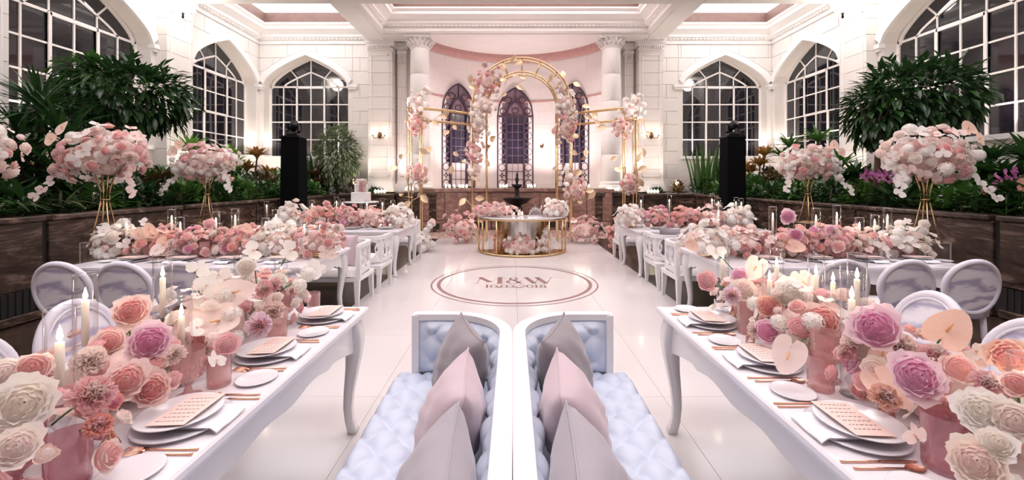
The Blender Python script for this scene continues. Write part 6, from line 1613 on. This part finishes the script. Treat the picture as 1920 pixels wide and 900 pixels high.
c = PD(1640, 215, 7.3); ficus('drooping dark green tree beside the big round ficus, long green leaves below', (c.x, c.y, PH - 0.13), c, (0.36, 0.4, 0.50), 420, 0.20, 'leaf_dark', 150)
c = PD(632, 292, 13.8); ficus('bushy variegated ficus in the bed beside the tiered cake', (c.x, c.y, PH - 0.13), c, (0.66, 0.4, 0.88), 1500, 0.19, 'leaf_stripe', 240)
c = PD(628, 320, 14.0); 
def rosette(name, label, loc, stem, n, L, W, mt, spread=1.0, droop=0.4, group=None, heads=1, limit=300, lift=0.25, top=None):
    root = thing(name, label, 'plant', loc, 0, group); items = []
    for hd in range(heads):
        base = Vector((PR.uniform(-.25, .25) * (heads > 1), PR.uniform(-.2, .2) * (heads > 1), stem * (1 if heads == 1 else PR.uniform(0.5, 1.05))))
        if stem > 0.05: MB().tube([(base.x * 0.3, base.y * 0.3, 0), (base.x, base.y, base.z)], [0.03, 0.02], 6).build('stem', 'bark', root, True)
        for i in range(n):
            a = i * 2.399 + PR.uniform(-.2, .2); el = lift + (PI / 2 - lift) * (1 - (i + 0.5) / n) * 1.0; el = el * PR.uniform(0.8, 1.1)
            d = Vector((math.cos(a) * math.cos(el) * spread, math.sin(a) * math.cos(el) * spread, math.sin(el)))
            items.append((base + Vector((0, 0, -0.10 + 0.15 * i / n)), d, PR.uniform(0.75, 1.15)))
    put_leaves(root, items, L, W, mt, 0.25, droop, limit, 6)
    return root
zb = PH - 0.13
def at(px, X): d = F * X / (px - CXP); return (X, d, zb)
def grow(px, X): d = F * X / (px - CXP); return (X, d, zb)
# spiky yucca with several heads, left foreground bed
root = thing('yucca', 'tall dark spiky yucca with many strap leaves in front of the big arched window', 'plant', grow(75, -6.7))
items = []
for (hx, hy, hz) in ((0, 0, 1.55), (0.45, -0.1, 1.15), (-0.45, 0.1, 1.25), (0.1, -0.35, 0.75), (-0.35, -0.3, 0.55), (0.55, -0.25, 0.55)):
    MB().tube([(hx * 0.3, hy * 0.3, 0), (hx * 0.8, hy * 0.8, hz * 0.6), (hx, hy, hz)], [0.06, 0.05, 0.035], 7).build('stem', 'bark', root, True)
    for i in range(75):
        a = i * 2.399; el = -0.35 + 1.75 * PR.random() ; items.append((Vector((hx, hy, hz + PR.uniform(-.12, .08))), Vector((math.cos(a) * math.cos(el), math.sin(a) * math.cos(el), math.sin(el))), PR.uniform(0.75, 1.15)))
put_leaves(root, items, 0.70, 0.055, 'leaf_dark', 0.2, 0.25, 300, 6)
for i, (px, X, st, n, L, mt) in enumerate(((300, -7.4, 0.75, 34, 0.48, 'leaf_mid'), (345, -7.0, 0.55, 30, 0.46, 'leaf_mid'), (372, -7.62, 1.45, 30, 0.52, 'leaf_bright'), (425, -7.6, 1.45, 30, 0.52, 'leaf_bright'), (452, -7.7, 1.2, 30, 0.5, 'leaf_bright'))):
    rosette('dracaena', ['dracaena with arching green leaves under the round ficus', 'dracaena with arching green leaves in front of the white pilaster', 'tall bright lime dracaena behind the blush flower stand', 'tall bright lime dracaena beside the red crotons', 'bright dracaena in the corner beside the side window'][i], grow(px, X), st, n, L, 0.085, mt, heads=2)
for i, (px, X, st, n, L, mt) in enumerate(((1478, 7.8, 1.45, 32, 0.52, 'leaf_mid'), (1520, 7.5, 1.45, 32, 0.52, 'leaf_mid'), (1560, 7.4, 1.25, 32, 0.5, 'leaf_mid'), (1610, 7.1, 0.75, 32, 0.46, 'leaf_dark'), (1855, 7.2, 0.95, 34, 0.46, 'leaf_dark'), (1900, 6.9, 0.85, 34, 0.46, 'leaf_dark'), (1830, 6.8, 0.6, 34, 0.42, 'leaf_mid'), (1930, 6.6, 0.9, 30, 0.45, 'leaf_dark'))):
    rosette('dracaena', ['long-leaved dracaena beside the crotons', 'long-leaved dracaena behind the white and peach flower stand', 'long-leaved dracaena between flower stand and drooping tree', 'dark dracaena below the drooping tree', 'dark dracaena behind the purple orchids', 'dark dracaena next to the purple orchids', 'green dracaena between round ficus and purple orchids', 'dark dracaena beyond the purple orchids'][i], grow(px, X), st, n, L, 0.08, mt, heads=2)
for i, (px, py, d) in enumerate(((470, 300, 12.6), (505, 310, 12.9), (585, 330, 13.4))):
    p = PD(px, py, d); rosette('croton', ['croton with red and yellow leaves in the corner by the window', 'low croton with orange leaves before the corner pier', 'croton with bronze leaves behind the black tower'][i], (p.x, p.y, zb), (1.35, 1.0, 0.7)[i], 40, 0.40, 0.12, 'leaf_croton' if i < 2 else 'leaf_bronze', heads=2, droop=0.2)
for i, (px, py, d) in enumerate(((1400, 300, 13.3), (1425, 290, 13.0), (1395, 330, 12.9), (1440, 335, 12.7))):
    p = PD(px, py, d); rosette('croton', ['tall croton with yellow and orange leaves beside the black tower', 'croton with golden leaves before the corner pier', 'low croton with orange leaves at the tower foot', 'croton with bronze leaves under the golden croton'][i], (p.x, p.y, zb), (1.5, 1.35, 0.7, 0.6)[i], 40, 0.40, 0.11, 'leaf_croton' if i < 3 else 'leaf_bronze', heads=2, droop=0.2)
def blades(name, label, loc, n, L, W, mt, spread):
    root = thing(name, label, 'plant', loc); items = []
    for i in range(n):
        a = i * 2.4; items.append((Vector((spread * math.cos(a) * math.sqrt(i / n), 0.5 * spread * math.sin(a) * math.sqrt(i / n), 0)), Vector((0.18 * math.cos(a), 0.18 * math.sin(a), 1)), PR.uniform(0.65, 1.1)))
    put_leaves(root, items, L, W, mt, 0.2, 0.04, 300, 5)
p = PD(1322, 350, 13.9); blades('snake_plant', 'upright snake plant clump under the arched window', (p.x, p.y, zb), 26, 1.55, 0.12, 'leaf_mid', 0.45)
p = PD(1362, 350, 13.85); blades('snake_plant', 'snake plant clump touching the black tower', (p.x, p.y, zb), 16, 1.3, 0.12, 'leaf_dark', 0.28)
p = PD(590, 350, 13.9); blades('snake_plant', 'dark snake plant clump beside the bushy ficus', (p.x, p.y, zb), 16, 1.35, 0.13, 'leaf_dark', 0.5)
p = PD(1270, 345, 13.8); rosette('spiky_grass', 'spiky red-green grass plant at the pilaster foot', (p.x, p.y, zb), 0.1, 46, 0.5, 0.03, 'leaf_croton')
for i, px in enumerate((20, 68, 112)):
    rosette('spider_plant', 'white striped spider plant at the planter edge below the yucca', (-5.95 - 0.1 * (i % 2), F * 5.95 / (CXP - px), zb), 0.05, 34, 0.42, 0.03, 'leaf_stripe', group='striped spider plants at the planter edge', droop=0.7)
def shrub(label, loc, rad, n, L, mt, group, limit=70, W=0.36):
    root = thing('shrub', label, 'shrub', loc, 0, group); items = []
    MB().tube([(0, 0, 0), (0.03, 0, rad[2])], [0.03, 0.012], 6).build('stem', 'bark', root, True)
    for i in range(n):
        t = PR.random(); a = PR.uniform(0, 2 * PI); rr = math.sqrt(max(0, 1 - t * t)) * PR.uniform(0.6, 1)
        d = Vector((math.cos(a) * rr, math.sin(a) * rr, t)); p = Vector((d.x * rad[0], d.y * rad[1], 0.04 + d.z * rad[2]))
        items.append((p, (d + Vector((PR.uniform(-.7, .7), PR.uniform(-.7, .7), PR.uniform(-.6, .5)))).normalized(), PR.uniform(0.7, 1.25)))
    put_leaves(root, items, L, L * W, mt, limit=limit)
for sx in (-1, 1):
    sd = 'yucca' if sx < 0 else 'purple orchids'
    y = 3.4; k = 0
    while y < 13.4:
        for row_, xx, hh in ((0, 6.18, 0.42), (1, 6.85, 0.62), (2, 7.7, 0.75)):
            yy = y + 0.3 * (row_ % 2) + PR.uniform(-.15, .15); x = sx * (xx + PR.uniform(-.08, .08)) + CX
            if row_ == 2 and yy < 6.2: continue
            shrub('low dark leafy shrub of the ' + ('front' if row_ == 0 else 'middle' if row_ == 1 else 'rear') + ' row in the planter with the ' + sd, (x, yy, zb), (0.42, 0.50, hh * PR.uniform(0.8, 1.15)), 170, 0.22, ('leaf_dark', 'leaf_dark', 'leaf_bronze', 'leaf_mid')[(k + row_) % 4] if row_ else ('leaf_dark', 'leaf_mid')[k % 2], 'low shrubs in the planter with the ' + sd + ', ' + ('front', 'middle', 'rear')[row_] + ' row', 45 if row_ < 2 else 20)
        y += 0.85; k += 1
    for j, xx in enumerate((4.6, 5.3, 6.2, 7.2, 8.0)):
        shrub('dark shrub along the end wall, ' + ('cake' if sx < 0 else 'snake plant') + ' side', (CX + sx * xx, 13.9 if xx > 5.5 else 13.80, zb), ((0.5, 0.3, 0.55) if xx > 5.5 else (0.22, 0.12, 0.45) if xx > 5 else (0.26, 0.06, 0.22)), 150, 0.24 if xx > 5.5 else 0.15, ('leaf_dark', 'leaf_bronze')[j % 2], 'end wall shrubs, ' + ('cake' if sx < 0 else 'snake plant') + ' side', 30)
# purple orchid clumps and red anthuriums among the leaves
def orchid_plant(label, px, py, d, n, c, kind='orchid', r=0.05, h=0.5):
    p = PD(px, py, d); root = thing('flowering_plant', label, 'plant', (p.x, p.y, zb))
    for k in range(6): inst('leaf', lmesh(0.3, 0.09, 'leaf_mid'), root, None, M=frame(Vector((math.cos(k), math.sin(k), 0.6))))
    MB().tube([(0, 0, 0), (0.02, 0, p.z - zb)], 0.008, 5).build('stem', 'stem_green', root, True)
    for k in range(n):
        a = k * 2.4; q = Vector((0.045 * math.sqrt(k) * math.cos(a) * 1.4, -0.05 + 0.02 * math.sin(a), p.z - zb + 0.035 * math.sqrt(k) * math.sin(a)))
        bloom(root, kind, c, q, Vector((PR.uniform(-.4, .4), -1, 0.3)).normalized(), r)
orchid_plant('purple orchid in bloom at the planter edge', 1886, 336, 5.3, 14, 'magenta')
orchid_plant('purple orchid in bloom beside the big pink flower stand', 1650, 330, 7.2, 12, 'magenta')
orchid_plant('faint purple orchid in bloom beside a fellow orchid', 1625, 328, 7.5, 8, 'magenta')
orchid_plant('coral anthurium plant below the purple orchid', 1848, 360, 5.65, 2, 'coral', 'anthurium', 0.06)
orchid_plant('coral anthurium plant beyond the purple orchid', 1915, 353, 5.2, 2, 'coral', 'anthurium', 0.08)
orchid_plant('coral flower among dark leaves by the white and peach stand', 1598, 352, 7.8, 2, 'coral', 'bud', 0.06)
